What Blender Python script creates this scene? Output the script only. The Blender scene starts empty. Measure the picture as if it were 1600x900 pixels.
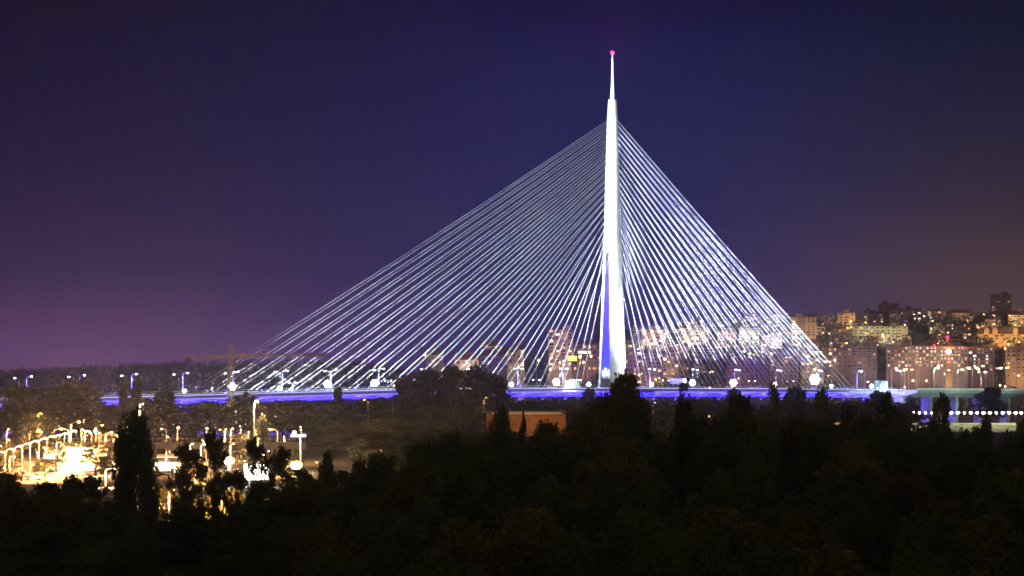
import bpy, bmesh, math, random
import numpy as np
from mathutils import Vector, Matrix

random.seed(7)
rng = np.random.default_rng(11)
PI = math.pi
SC = bpy.context.scene
COL = SC.collection

# ------------------------------------------------------------------ camera
FPX = 11600.0          # focal length in pixels of a 1600 px wide frame
HC = 30.0              # eye height above the plain
HOR = 585.0            # horizon row
cam_d = bpy.data.cameras.new("camera")
cam = bpy.data.objects.new("camera", cam_d)
COL.objects.link(cam)
cam.location = (0, 0, HC)
cam.rotation_euler = (PI / 2, 0, 0)
cam_d.sensor_width = 36
cam_d.lens = 36 * FPX / 1600
cam_d.shift_y = (HOR - 450) / 1600
cam_d.clip_start = 1
cam_d.clip_end = 60000
SC.camera = cam

# ------------------------------------------------------------------ night sky
world = bpy.data.worlds.new("World")
SC.world = world
world.use_nodes = True
nt = world.node_tree
N, L = nt.nodes, nt.links
for n in list(N):
    N.remove(n)


def sl(c):
    return tuple(((v / 255) / 12.92 if v / 255 <= 0.04045 else ((v / 255 + 0.055) / 1.055) ** 2.4) for v in c)


def math_node(op, a, b=None, c=None, clamp=False):
    n = N.new("ShaderNodeMath")
    n.operation = op
    n.use_clamp = clamp
    for i, v in enumerate((a, b, c)):
        if v is None:
            continue
        if isinstance(v, (int, float)):
            n.inputs[i].default_value = v
        else:
            L.new(v, n.inputs[i])
    return n.outputs[0]


tc = N.new("ShaderNodeTexCoord")
sep = N.new("ShaderNodeSeparateXYZ")
L.new(tc.outputs["Generated"], sep.inputs[0])
X, Y, Z = sep.outputs
# azimuth (degrees east of the view to the bridge) and elevation (degrees)
az = math_node("MULTIPLY", math_node("ARCTAN2", X, Y), 180 / PI)
el = math_node("MULTIPLY", math_node("ARCSINE", Z), 180 / PI)


def ramp(fac, stops):
    r = N.new("ShaderNodeValToRGB")
    cr = r.color_ramp
    cr.interpolation = "EASE" if False else "LINEAR"
    while len(cr.elements) > 1:
        cr.elements.remove(cr.elements[-1])
    for i, (p, c) in enumerate(stops):
        e = cr.elements[0] if i == 0 else cr.elements.new(p)
        e.position = E(p)
        e.color = (*c, 1)
    L.new(fac, r.inputs[0])
    return r.outputs[0]


el01 = math_node("DIVIDE", math_node("ADD", el, 0.3), 12.3, clamp=True)   # -0.3 .. 12 degrees


def E(deg):
    return (deg + 0.3) / 12.3


# (elevation in degrees, linear radiance)
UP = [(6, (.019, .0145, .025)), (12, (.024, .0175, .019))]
SKY_LEFT = [(-.3, (.125, .052, .165)), (0.114, (0.115, 0.048, 0.156)), (0.272, (0.095, 0.040, 0.135)), (0.805, (0.026, 0.0132, 0.060)),
            (1.408, (0.0068, 0.0041, 0.0385)), (2.0, (0.0006, 0.0008, 0.0263)), (2.643, (0.0001, 0.0002, 0.0177)), (2.889, (0.0001, 0.0002, 0.0129))] + UP
SKY_MID = [(-.3, (.030, .016, .125)), (0.272, (0.026, 0.015, 0.120)), (0.667, (0.0130, 0.0090, 0.105)), (1.408, (0.0016, 0.0075, 0.0920)),
           (2.0, (0.0002, 0.0045, 0.0759)), (2.643, (0.0001, 0.0030, 0.0541)), (2.889, (0.0001, 0.0010, 0.0425))] + UP
SKY_RIGHT = [(-.3, (.096, .056, .060)), (0.519, (0.084, 0.047, 0.052)), (0.756, (0.074, 0.0416, 0.0449)), (1.408, (0.0240, 0.0168, 0.0360)),
             (2.0, (0.0063, 0.0086, 0.0320)), (2.643, (0.0014, 0.0055, 0.0259)), (2.889, (0.0004, 0.0034, 0.0181))] + UP
cl, cm, crr = ramp(el01, SKY_LEFT), ramp(el01, SKY_MID), ramp(el01, SKY_RIGHT)


def smooth(v, a, b):
    n = N.new("ShaderNodeMapRange")
    n.interpolation_type = "SMOOTHSTEP"
    n.inputs[1].default_value = a
    n.inputs[2].default_value = b
    L.new(v, n.inputs[0])
    return n.outputs[0]


def mixc(f, a, b):
    n = N.new("ShaderNodeMix")
    n.data_type = "RGBA"
    L.new(f, n.inputs[0])
    L.new(a, n.inputs[6])
    L.new(b, n.inputs[7])
    return n.outputs[2]


sky = mixc(smooth(az, 0.9, 4.0), mixc(smooth(az, -3.6, 0.6), cl, cm), crr)
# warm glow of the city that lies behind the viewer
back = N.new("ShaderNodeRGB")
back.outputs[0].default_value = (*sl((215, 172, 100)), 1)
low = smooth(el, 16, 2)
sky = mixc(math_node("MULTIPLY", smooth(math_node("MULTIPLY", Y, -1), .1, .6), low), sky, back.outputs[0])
# faint unevenness of thin night haze
nz = N.new("ShaderNodeTexNoise")
nz.inputs["Scale"].default_value = 14
nz.inputs["Detail"].default_value = 3
L.new(tc.outputs["Generated"], nz.inputs["Vector"])
var = math_node("MULTIPLY_ADD", nz.outputs[0], 0.16, 0.92)
bg = N.new("ShaderNodeBackground")
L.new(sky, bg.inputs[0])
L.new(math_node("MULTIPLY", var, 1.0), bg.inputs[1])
out = N.new("ShaderNodeOutputWorld")
L.new(bg.outputs[0], out.inputs[0])

SC.view_settings.view_transform = "Standard"
SC.view_settings.look = "None"
SC.view_settings.exposure = 0
SC.view_settings.gamma = 1
SC.cycles.use_denoising = True
SC.cycles.max_bounces = 4
SC.cycles.diffuse_bounces = 2
SC.cycles.glossy_bounces = 2
SC.cycles.volume_bounces = 0
SC.cycles.transparent_max_bounces = 4
SC.cycles.use_light_tree = True
SC.cycles.sample_clamp_indirect = 4
SC.cycles.caustics_reflective = False
SC.cycles.caustics_refractive = False
SC.render.engine = "CYCLES"


# ------------------------------------------------------------------ helpers
def px(x, y, d):
    """world point that stands at depth d and shows at (x, y) of the 1600x900 photograph"""
    return Vector(((x - 800) * d / FPX, d, HC + (HOR - y) * d / FPX))


def mat(name, color, rough=0.8, metal=0.0, var=0.25, scale=0.5, spec=0.3, bump=0.0, color2=None, objvar=0.0):
    m = bpy.data.materials.new(name)
    m.use_nodes = True
    t = m.node_tree
    b = t.nodes["Principled BSDF"]
    b.inputs["Roughness"].default_value = rough
    b.inputs["Metallic"].default_value = metal
    b.inputs["Specular IOR Level"].default_value = spec
    tcn = t.nodes.new("ShaderNodeTexCoord")
    no = t.nodes.new("ShaderNodeTexNoise")
    no.inputs["Scale"].default_value = scale
    no.inputs["Detail"].default_value = 5
    t.links.new(tcn.outputs["Object"], no.inputs["Vector"])
    mx = t.nodes.new("ShaderNodeMix")
    mx.data_type = "RGBA"
    c2 = color2 or tuple(c * (1 - var) for c in color)
    mx.inputs[6].default_value = (*[min(1, c * (1 + var * .6)) for c in color], 1)
    mx.inputs[7].default_value = (*c2, 1)
    mr = t.nodes.new("ShaderNodeMapRange")
    mr.inputs[1].default_value = .3
    mr.inputs[2].default_value = .7
    t.links.new(no.outputs[0], mr.inputs[0])
    t.links.new(mr.outputs[0], mx.inputs[0])
    last = mx.outputs[2]
    if objvar:
        oi = t.nodes.new("ShaderNodeObjectInfo")
        hs = t.nodes.new("ShaderNodeHueSaturation")
        m1 = t.nodes.new("ShaderNodeMapRange")
        m1.inputs[3].default_value = 1 - objvar
        m1.inputs[4].default_value = 1 + objvar
        t.links.new(oi.outputs["Random"], m1.inputs[0])
        t.links.new(m1.outputs[0], hs.inputs["Value"])
        t.links.new(last, hs.inputs["Color"])
        last = hs.outputs[0]
    t.links.new(last, b.inputs["Base Color"])
    if bump:
        bp = t.nodes.new("ShaderNodeBump")
        bp.inputs["Strength"].default_value = bump
        t.links.new(no.outputs[0], bp.inputs["Height"])
        t.links.new(bp.outputs[0], b.inputs["Normal"])
    return m


def emat(name, color, strength, sample=True):
    m = bpy.data.materials.new(name)
    m.use_nodes = True
    t = m.node_tree
    b = t.nodes["Principled BSDF"]
    b.inputs["Base Color"].default_value = (.3, .3, .3, 1)
    b.inputs["Emission Color"].default_value = (*color, 1)
    b.inputs["Emission Strength"].default_value = strength
    m.cycles.emission_sampling = "AUTO" if sample else "NONE"
    return m


class MB:
    """collects shapes that become ONE mesh"""

    def __init__(s):
        s.v, s.f = [], []

    def add(s, vs, fs):
        o = len(s.v)
        s.v += [tuple(v) for v in vs]
        s.f += [tuple(i + o for i in f) for f in fs]
        return s

    def box(s, c, size, rot=None):
        x, y, z = (q / 2 for q in size)
        vs = [Vector((i * x, j * y, k * z)) for i in (-1, 1) for j in (-1, 1) for k in (-1, 1)]
        if rot is not None:
            vs = [rot @ v for v in vs]
        c = Vector(c)
        return s.add([v + c for v in vs], [(0, 1, 3, 2), (4, 6, 7, 5), (0, 4, 5, 1), (2, 3, 7, 6), (0, 2, 6, 4), (1, 5, 7, 3)])

    def tube(s, p0, p1, r0, r1=None, n=6, caps=True):
        p0, p1 = Vector(p0), Vector(p1)
        r1 = r0 if r1 is None else r1
        d = (p1 - p0).normalized()
        a = d.orthogonal().normalized()
        b = d.cross(a)
        vs = []
        for p, r in ((p0, r0), (p1, r1)):
            for i in range(n):
                t = 2 * PI * i / n
                vs.append(p + a * (r * math.cos(t)) + b * (r * math.sin(t)))
        fs = [(i, (i + 1) % n, n + (i + 1) % n, n + i) for i in range(n)]
        if caps:
            fs += [tuple(range(n))[::-1], tuple(range(n, 2 * n))]
        return s.add(vs, fs)

    def loft(s, rings, caps=True):
        n = len(rings[0])
        vs = [p for r in rings for p in r]
        fs = []
        for k in range(len(rings) - 1):
            for i in range(n):
                j = (i + 1) % n
                fs.append((k * n + i, k * n + j, (k + 1) * n + j, (k + 1) * n + i))
        if caps:
            fs += [tuple(range(n))[::-1], tuple(range((len(rings) - 1) * n, len(rings) * n))]
        return s.add(vs, fs)

    def ball(s, c, r, n=8, m=5, sq=(1, 1, 1)):
        c = Vector(c)
        rings = []
        for k in range(m + 1):
            ph = PI * (k + .001) / (m + .002)
            rings.append([c + Vector((r * sq[0] * math.sin(ph) * math.cos(2 * PI * i / n), r * sq[1] * math.sin(ph) * math.sin(2 * PI * i / n), -r * sq[2] * math.cos(ph))) for i in range(n)])
        return s.loft(rings)

    def data(s, name, m, smooth=False):
        me = bpy.data.meshes.new(name)
        me.from_pydata(s.v, [], s.f)
        me.materials.append(m)
        if smooth:
            me.polygons.foreach_set("use_smooth", [True] * len(me.polygons))
        me.update()
        return me

    def build(s, name, m, parent=None, smooth=False, loc=None):
        o = bpy.data.objects.new(name, s.data(name, m, smooth))
        COL.objects.link(o)
        if parent is not None:
            o.parent = parent
        if loc is not None:
            o.location = loc
        return o


def empty(name, loc=(0, 0, 0), rz=0.0):
    o = bpy.data.objects.new(name, None)
    COL.objects.link(o)
    o.location = loc
    o.rotation_euler = (0, 0, rz)
    o.empty_display_size = 1
    return o


def tag(o, label=None, cat=None, group=None, kind=None):
    for k, v in (("label", label), ("category", cat), ("group", group), ("kind", kind)):
        if v:
            o[k] = v
    return o


KIDS = {}


def copy_tree(o, parent=None):
    c = o.copy()
    COL.objects.link(c)
    c.parent = parent
    for ch in o.children:
        copy_tree(ch, c)
    return c


def lamp(kind, loc, power, color, parent=None, radius=.4, target=None, spot=60, blend=.5):
    down = kind == "DOWN"          # shielded street luminaire: throws its light downward
    if down:
        kind, target, spot, blend = "SPOT", Vector(loc) - Vector((0, 0, 10)), 158, .35
    d = bpy.data.lights.new("light", kind)
    d.energy = power
    d.color = color
    d.shadow_soft_size = radius
    o = bpy.data.objects.new("light", d)
    COL.objects.link(o)
    o.location = loc
    if kind == "SPOT":
        d.spot_size = math.radians(spot)
        d.spot_blend = blend
        o.rotation_euler = (Vector(target) - Vector(loc)).to_track_quat("-Z", "Y").to_euler()
    if parent is not None:
        o.parent = parent
        o.matrix_parent_inverse = Matrix.Translation(-Vector(parent.location))
    return o


ORD = ["first", "second", "third", "fourth", "fifth", "sixth", "seventh", "eighth", "ninth", "tenth", "eleventh", "twelfth",
       "thirteenth", "fourteenth", "fifteenth", "sixteenth", "seventeenth", "eighteenth", "nineteenth", "twentieth",
       "twenty-first", "twenty-second", "twenty-third", "twenty-fourth", "twenty-fifth", "twenty-sixth", "twenty-seventh",
       "twenty-eighth", "twenty-ninth", "thirtieth", "thirty-first", "thirty-second", "thirty-third", "thirty-fourth",
       "thirty-fifth", "thirty-sixth", "thirty-seventh", "thirty-eighth", "thirty-ninth", "fortieth",
       "forty-first", "forty-second", "forty-third", "forty-fourth", "forty-fifth", "forty-sixth", "forty-seventh",
       "forty-eighth", "forty-ninth", "fiftieth"]

# ------------------------------------------------------------------ materials
M_ground = mat("meadow", (.055, .06, .035), .95, scale=.05, var=.4)
M_asphalt = mat("asphalt", (.06, .058, .055), .75, scale=.3, var=.25)
M_concrete = mat("concrete", (.38, .37, .35), .8, scale=.15, var=.18)
M_pylon = mat("pylon_concrete", (.72, .74, .74), .6, scale=.22, var=.16)
_t = M_pylon.node_tree                       # casting joints every 4.6 m
_tc = _t.nodes.new("ShaderNodeTexCoord")
_s = _t.nodes.new("ShaderNodeSeparateXYZ")
_t.links.new(_tc.outputs["Object"], _s.inputs[0])
_m = _t.nodes.new("ShaderNodeMath"); _m.operation = "PINGPONG"; _m.inputs[1].default_value = 2.3
_t.links.new(_s.outputs[2], _m.inputs[0])
_g = _t.nodes.new("ShaderNodeMath"); _g.operation = "GREATER_THAN"; _g.inputs[1].default_value = .16
_t.links.new(_m.outputs[0], _g.inputs[0])
_x = _t.nodes.new("ShaderNodeMix"); _x.data_type = "RGBA"; _x.blend_type = "MULTIPLY"; _x.inputs[7].default_value = (.84, .85, .86, 1)
_inv = _t.nodes.new("ShaderNodeMath"); _inv.operation = "SUBTRACT"; _inv.inputs[0].default_value = 1
_t.links.new(_g.outputs[0], _inv.inputs[1]); _t.links.new(_inv.outputs[0], _x.inputs[0])
_b = _t.nodes["Principled BSDF"]
_t.links.new(_b.inputs["Base Color"].links[0].from_socket, _x.inputs[6])
_t.links.new(_x.outputs[2], _b.inputs["Base Color"])
M_steel = mat("steel", (.6, .62, .64), .35, .8, scale=.6, var=.1)
M_paint = mat("white_paint", (.78, .78, .76), .5, scale=.4, var=.08)
M_cable = mat("cable_sheath", (.8, .82, .84), .5, var=.02)
M_pole = mat("galvanised_pole", (.55, .55, .54), .5, .3, scale=1, var=.1)
M_dark = mat("dark_metal", (.08, .08, .085), .5, .4)
M_leafA = mat("leaves_dark", (.055, .085, .028), .85, scale=.35, var=.45, objvar=.3)
M_leafB = mat("leaves_olive", (.085, .10, .035), .85, scale=.35, var=.45, objvar=.3)
M_leafC = mat("leaves_warm", (.10, .095, .05), .85, scale=.35, var=.4, objvar=.3)
for m_ in (M_leafA, M_leafB, M_leafC):       # thin leaves let some light through
    t_ = m_.node_tree
    pr_n = t_.nodes["Principled BSDF"]
    src = pr_n.inputs["Base Color"].links[0].from_socket
    tr_n = t_.nodes.new("ShaderNodeBsdfTranslucent")
    ad = t_.nodes.new("ShaderNodeAddShader")
    t_.links.new(src, tr_n.inputs["Color"])
    t_.links.new(pr_n.outputs[0], ad.inputs[0])
    t_.links.new(tr_n.outputs[0], ad.inputs[1])
    t_.links.new(ad.outputs[0], t_.nodes["Material Output"].inputs[0])
M_bark = mat("bark", (.12, .09, .06), .95, scale=2, var=.4)
M_crane = mat("crane_yellow", (.55, .42, .08), .6, scale=1)
M_crane_o = mat("crane_orange", (.6, .25, .08), .6, scale=1)
M_tank = mat("water_surface", (.01, .014, .016), .12, spec=.5, scale=.02, bump=.05)
M_red = mat("red_brick", (.32, .14, .08), .9, scale=.6)
E_white = emat("lamp_white", (.72, .95, 1.0), 22, False)
E_flood = emat("floodlight_glass", (.8, .97, 1.0), 60, False)
E_sod = emat("sodium_glass", (1, .50, .13), 26, False)
E_sodb = emat("bright_sodium_glass", (1, .58, .16), 60, False)
E_warm = emat("warm_white_glass", (1, .83, .55), 20, False)
E_red = emat("red_beacon_glass", (1, .03, .26), 3.2, False)
E_red.node_tree.nodes["Principled BSDF"].inputs["Base Color"].default_value = (.02, .005, .005, 1)
E_led = emat("blue_led_strip", (.10, .08, 1.0), 6, True)
E_ledw = emat("lavender_led_rail", (.45, .48, 1.0), 1.5, True)

WIN_E = [emat("window_warm", (1, .66, .34), 1.6, False), emat("window_amber", (1, .55, .22), .9, False),
         emat("window_white", (1, .86, .66), 2.4, False), emat("window_dim", (1, .6, .35), .3, False)]
M_glassd = mat("unlit_glass", (.02, .025, .035), .2, spec=.6)

# ------------------------------------------------------------------ terrain


def interp(v, xs, ys):
    return float(np.interp(v, xs, ys))


def th(x, y):
    """ground height"""
    y_ = max(y, 300.0)
    p = 800 + x / y_ * FPX
    city = interp(p, (500, 700, 850, 1000, 1250), (0, .38, .58, .85, 1)) * interp(y, (4450, 4700, 5200, 5800, 6500), (0, 14, 48, 68, 74))
    ridge = interp(p, (-900, 0, 280, 560, 900), (22, 24, 31, 31, 0)) * interp(y, (5000, 6200), (0, 1))
    near = 10 * interp(y, (100, 500), (1, 0))
    return max(city, ridge) + near * 0


me = bpy.data.meshes.new("ground")
ys_ = [-90, 1000, 2000, 3000, 4000] + list(range(4100, 6700, 75)) + [6900, 7290]
xs_ = [-2590, -2000] + list(range(-1200, 1201, 60)) + [2000, 2590]
vs, fs = [], []
for y in ys_:
    for x in xs_:
        dip = -3.0 if 4110 <= y <= 4400 else 0.0
        vs.append((x, y, th(x, y) + dip if -1300 < x < 1300 or True else 0))
nx = len(xs_)
for j in range(len(ys_) - 1):
    for i in range(nx - 1):
        a = j * nx + i
        fs.append((a, a + 1, a + nx + 1, a + nx))
g = MB()
g.v, g.f = vs, fs
tag(g.build("ground", M_ground), kind="structure")
w = MB()
w.add([(-2580, 4080, -1), (2580, 4080, -1), (2580, 4435, -1), (-2580, 4435, -1)], [(0, 1, 2, 3)])
tag(w.build("river_water", M_tank), kind="structure")

# haze: one closed box of even, thin air
HZ = bpy.data.materials.new("haze")
HZ.use_nodes = True
t = HZ.node_tree
for n in list(t.nodes):
    t.nodes.remove(n)
pv = t.nodes.new("ShaderNodeVolumePrincipled")
pv.inputs["Color"].default_value = (.62, .68, 1.0, 1)
pv.inputs["Density"].default_value = 5.2e-5
pv.inputs["Anisotropy"].default_value = 0.75
mo = t.nodes.new("ShaderNodeOutputMaterial")
t.links.new(pv.outputs[0], mo.inputs["Volume"])
HZ.cycles.homogeneous_volume = True if hasattr(HZ.cycles, "homogeneous_volume") else None
hz = MB().box((0, 3600, 105), (5200, 7400, 218)).build("haze", HZ)
tag(hz, "thin even night haze over the whole plain", "haze", kind="stuff")

# ------------------------------------------------------------------ the bridge
CS, SN = .6038, .7971
P0 = Vector((157 / 2.9, 4000, 0))
A = Vector((CS, SN, 0))
T = Vector((SN, -CS, 0))
BRZ = math.atan2(SN, CS)


def bp(s, t, z):
    return P0 + A * s + T * t + Vector((0, 0, z))


def zled(s):
    return interp(s, (-620, -500, -350, -250, -170, -30, 100, 215, 300, 420, 560),
                  (14.6, 16.0, 18.2, 19.6, 20.6, 20.7, 20.2, 19.6, 19.2, 18.6, 18.0))


def zdeck(s):
    return zled(s) + 2.0


bridge = empty("cable_stayed_bridge", P0)
tag(bridge, "long cable-stayed bridge with one tall white needle pylon and blue-lit deck", "bridge")
BI = Matrix.Translation(-P0)


def bpart(mb, name, m, parent=None, smooth=False):
    """mb is in world coordinates"""
    par = parent or bridge
    off = P0
    mb.v = [tuple(Vector(v) - off) for v in mb.v]
    return mb.build(name, m, par, smooth)


W2 = 22.5
# deck: hollow-looking box girder with wide cantilevers
S_ALL = list(range(-620, 581, 20))
dk = MB()
SL_, SR_ = -620, 258
ss = [s for s in S_ALL if s <= SR_]
rings = []
for s in ss:
    z = zled(s)
    prof = [(-W2, 1.7), (W2, 1.7), (W2, .2), (W2 - .6, -.35), (8.5, -2.6), (-8.5, -2.6), (-W2 + .6, -.35), (-W2, .2)]
    rings.append([bp(s, t_, z + dz) for t_, dz in prof])
dk.loft(rings)
deck = bpart(dk, "deck", M_paint)
for s in range(-612, SR_, 10):       # inclined struts below the near cantilever
    z = zled(s)
    st = MB()
    st.tube(bp(s, 8.4, z - 2.7), bp(s, W2 - .8, z - .45), .3, n=5)
    bpart(st, "underside_strut", M_paint)
road = MB()
road.loft([[bp(s, -W2 + 1.5, zled(s) + 1.71), bp(s, W2 - 1.5, zled(s) + 1.71), bp(s, W2 - 1.5, zled(s) + 1.76), bp(s, -W2 + 1.5, zled(s) + 1.76)] for s in ss])
bpart(road, "roadway", M_asphalt)
for sg in (1, -1):
    pr = MB()
    pr.loft([[bp(s, sg * (W2 - .45), zled(s) + 1.703), bp(s, sg * (W2 - .05), zled(s) + 1.703), bp(s, sg * (W2 - .05), zled(s) + 2.25), bp(s, sg * (W2 - .45), zled(s) + 2.25)] for s in ss])
    bpart(pr, "parapet", M_paint)
    rl = MB()
    rl.loft([[bp(q_, sg * (W2 - .25) + a_ * .07, zled(q_) + 3.2 + b_ * .07) for a_, b_ in ((1, 1), (-1, 1), (-1, -1), (1, -1))] for q_ in ss])
    for s in range(SL_, SR_, 4):
        rl.tube(bp(s, sg * (W2 - .25), zled(s) + 2.2), bp(s, sg * (W2 - .25), zled(s) + 3.2), .09, n=4)
    bpart(rl, "railing", M_paint)
# light lines: along the parapet cap and along the girder's edge
for s in range(-616, 246, 24):
    if s in (-16,):
        continue
    led = MB()
    q = []
    for ds in (0, 22.6):
        z = zled(s + ds)
        q.append([bp(s + ds, W2 + .02, z - .18), bp(s + ds, W2 + .3, z - .18), bp(s + ds, W2 + .3, z + .14), bp(s + ds, W2 + .02, z + .14)])
    led.loft(q)
    bpart(led, "blue_light_strip", E_led)
led = MB()
q = []
for s in range(-616, 252, 8):
    z = zled(s)
    q.append([bp(s, W2 + .02, z + 1.85), bp(s, W2 + .25, z + 1.85), bp(s, W2 + .25, z + 2.2), bp(s, W2 + .02, z + 2.2)])
led.loft(q)
bpart(led, "rail_light_strip", E_ledw)
# blue wash under the deck
E_under = emat("blue_underside_light", (.10, .06, 1.0), 5, True)
for s in range(-600, 250, 20):
    u = MB()
    z = zled(s)
    u.box(bp(s, 13, z - 3.9), (.9, .5, .25), Matrix.Rotation(BRZ, 3, "Z"))
    u.tube(bp(s, 13, z - 3.8), bp(s, 13, z - 2.0), .08, n=4)
    bpart(u, "underside_lamp", E_under)
    lamp("POINT", bp(s, 16.5, z - 4.4), 2.2e4, (.035, .02, 1.0), None, .3)
    if s % 40 == 0:
        lamp("POINT", bp(s, -25, z + .5), 2.2e5, (.13, .06, 1.0), None, .4)  # extra blue points past the far edge, added to tint the haze
# approach viaduct (plain girder, no blue line)
sr = [s for s in S_ALL if s > SR_ - 10] + [600]
ap = MB()
ap.loft([[bp(s, t_, zled(s) + dz) for t_, dz in [(-W2, 1.9), (W2, 1.9), (W2, .3), (10, -2.3), (-10, -2.3), (-W2, .3)]] for s in sr])
bpart(ap, "approach_deck", M_concrete)
pr = MB()
pr.loft([[bp(s, W2 - .4, zled(s) + 1.903), bp(s, W2, zled(s) + 1.903), bp(s, W2, zled(s) + 2.9), bp(s, W2 - .4, zled(s) + 2.9)] for s in sr])
bpart(pr, "approach_parapet", M_paint)
for s in (262, 316, 370, 424, 478, 532, 586, -420, -500, -580):
    for tt in (-9, 9):
        q = MB()
        r0 = [bp(s + a_, tt + b_, -2) for a_, b_ in ((-1.6, -2.4), (1.6, -2.4), (1.6, 2.4), (-1.6, 2.4))]
        zt = zled(s) - (2.35 if s > 0 else 2.65)
        r1 = [bp(s + a_, tt + b_, zt) for a_, b_ in ((-1.3, -3.2), (1.3, -3.2), (1.3, 3.2), (-1.3, 3.2))]
        q.loft([r0, r1])
        bpart(q, "pier", M_concrete)

# pylon ----------------------------------------------------------
ZS = 95.5
ZB, ZTOP = -2.0, 177.6


def prad(z):
    return interp(z, (0, 23, 60, 95.5, 130, 167, 177.6), (7.6, 6.9, 5.7, 4.55, 3.7, 2.75, 2.2))


def pexp(z):
    return interp(z, (20, 95, 177), (3.0, 2.5, 2.2))


def slot(z):
    return interp(z, (20, ZS), (3.4, 1.05))


pyl = MB()
zs = [ZS + (ZTOP - ZS) * i / 14 for i in range(15)]


def sring(z, n=40):
    r, e = prad(z), pexp(z)
    o = []
    for i in range(n):
        a = 2 * PI * i / n
        ca, sa = math.cos(a), math.sin(a)
        rr = r / (abs(ca) ** e + abs(sa) ** e) ** (1 / e)
        o.append(bp(rr * ca, rr * sa, z))
    return o


pyl.loft([sring(z) for z in zs])
shaft = bpart(pyl, "pylon_shaft", M_pylon, smooth=False)
zl = [ZB + (ZS + .0 - ZB) * i / 20 for i in range(21)]
for sg in (-1, 1):
    lg = MB()
    rr_ = []
    for z in zl:
        r, e = prad(z), pexp(z)
        g_ = slot(z)
        a0 = r * max(0.02, 1 - (g_ / r) ** e) ** (1 / e)    # half chord along the axis at t = g
        ring = []
        n = 18
        th0 = math.atan2(g_, a0)
        for i in range(n + 1):
            a = th0 + (PI - 2 * th0) * i / n
            ca, sa = math.cos(a), math.sin(a)
            q = r / (abs(ca) ** e + abs(sa) ** e) ** (1 / e)
            ring.append(bp(q * ca, sg * q * sa, z))
        if sg < 0:
            ring.reverse()
        rr_.append(ring)
    lg.loft(rr_)
    bpart(lg, "pylon_leg", M_pylon)
# mast tip
sp = MB()
n = 14
sp.loft([[bp(r * math.cos(2 * PI * i / n), r * math.sin(2 * PI * i / n), z) for i in range(n)] for z, r in
         ((177.6, 1.15), (184, .92), (192, .6), (199, .36), (202.4, .24))])
bpart(sp, "mast_tip", M_paint, smooth=True)
bk = MB().ball(bp(0, 0, 203.2), 1.15, 10, 6)
bpart(bk, "red_beacon", E_red)
cross = MB().box(bp(0, 0, 28.2), (9.0, 6.2, 1.0), Matrix.Rotation(BRZ, 3, "Z"))
bpart(cross, "pylon_crossbeam", M_pylon)
bpart(MB().loft([[bp(r_ * math.cos(2 * PI * i / 20), r_ * math.sin(2 * PI * i / 20), z_) for i in range(20)] for z_, r_ in ((177.62, 2.3), (178.3, 2.3))]), "shaft_cap", M_steel)
gl = MB()
for i, u in enumerate((-2.5, -1.3, -.1, 1.1, 2.3)):
    gl.box(bp(-5.0, u, 30.6), (.3, .75, 3.2 + .5 * (i % 2)), Matrix.Rotation(BRZ, 3, "Z"))
bpart(gl, "slot_lights", emat("slot_light_panel", (.55, .65, 1.0), 2.2, False))
ins = MB()
for z in range(24, 92, 6):          # maintenance steps seen as seams on the inner face
    pass

# cables: 21 + 21 pairs, each cable a part
ZA = [167.0 - (167 - 99) * (i / 20) ** 1.06 for i in range(21)]
for side, S0, DS in ((-1, 32, 16.4), (1, 30, 9.85)):
    for i in range(21):
        s_out = S0 + DS * (20 - i)
        s_out *= side
        za = ZA[i]
        for tt in (-1, 1):
            c = MB()
            p_top = bp(side * prad(za) * .9, tt * prad(za) * .45, za)
            p_bot = bp(s_out, tt * 1.9, zdeck(s_out) - .3)
            # slight sag
            pts = []
            Lh = (p_bot - p_top).length
            for q in range(7):
                u = q / 6
                p = p_top.lerp(p_bot, u)
                p.z -= Lh * .0045 * 4 * u * (1 - u)
                pts.append(p)
            for q in range(6):
                c.tube(pts[q], pts[q + 1], .155, n=6, caps=False)
            bpart(c, "stay_cable", M_cable)
# anchor sockets on the shaft
anc = MB()
for za in ZA:
    for sd in (-1, 1):
        for tt in (-1, 1):
            r = prad(za)
            anc.box(bp(sd * r * .93, tt * r * .45, za), (1.1, .6, 1.0), Matrix.Rotation(BRZ, 3, "Z"))
bpart(anc, "cable_anchors", M_pylon)

# lights that belong to the bridge's own lighting: pylon floods at deck level
WHT = (.90, 1.0, .97)


def flood(s, t_, z, ts, tt, tz, p, col, spot, blend=.6):
    lamp("SPOT", bp(s, t_, z), p, col, None, .5, bp(ts, tt, tz), spot, blend)


flood(3, 21, 24, 0, 0, 70, 2.0e5, WHT, 60)
flood(6, 22, 24, 0, 0, 125, 3e5, (.80, .98, 1.0), 40)
flood(-62, -9, 24, 0, -1, 70, 3.2e5, WHT, 44)
flood(-66, -9, 24, 0, 0, 140, 1.2e5, (.80, .98, 1.0), 34)
flood(13, 21, 24, 0, 0, 110, 2.0e5, (.85, 1.0, .98), 44)
flood(7, 21.5, 24, 0, 1, 36, 4.5e4, WHT, 80)
# blue light inside the slot
for k in range(9):
    z = 31 + k * 7.2
    u = k / 8
    lamp("POINT", bp(-1.5, slot(z) * .75, z), 2.0e3 * (slot(z) / 3.2) ** 1.5 + 90, (.01 + .16 * u, .02 + .04 * u, 1.0), None, .25)
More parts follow.
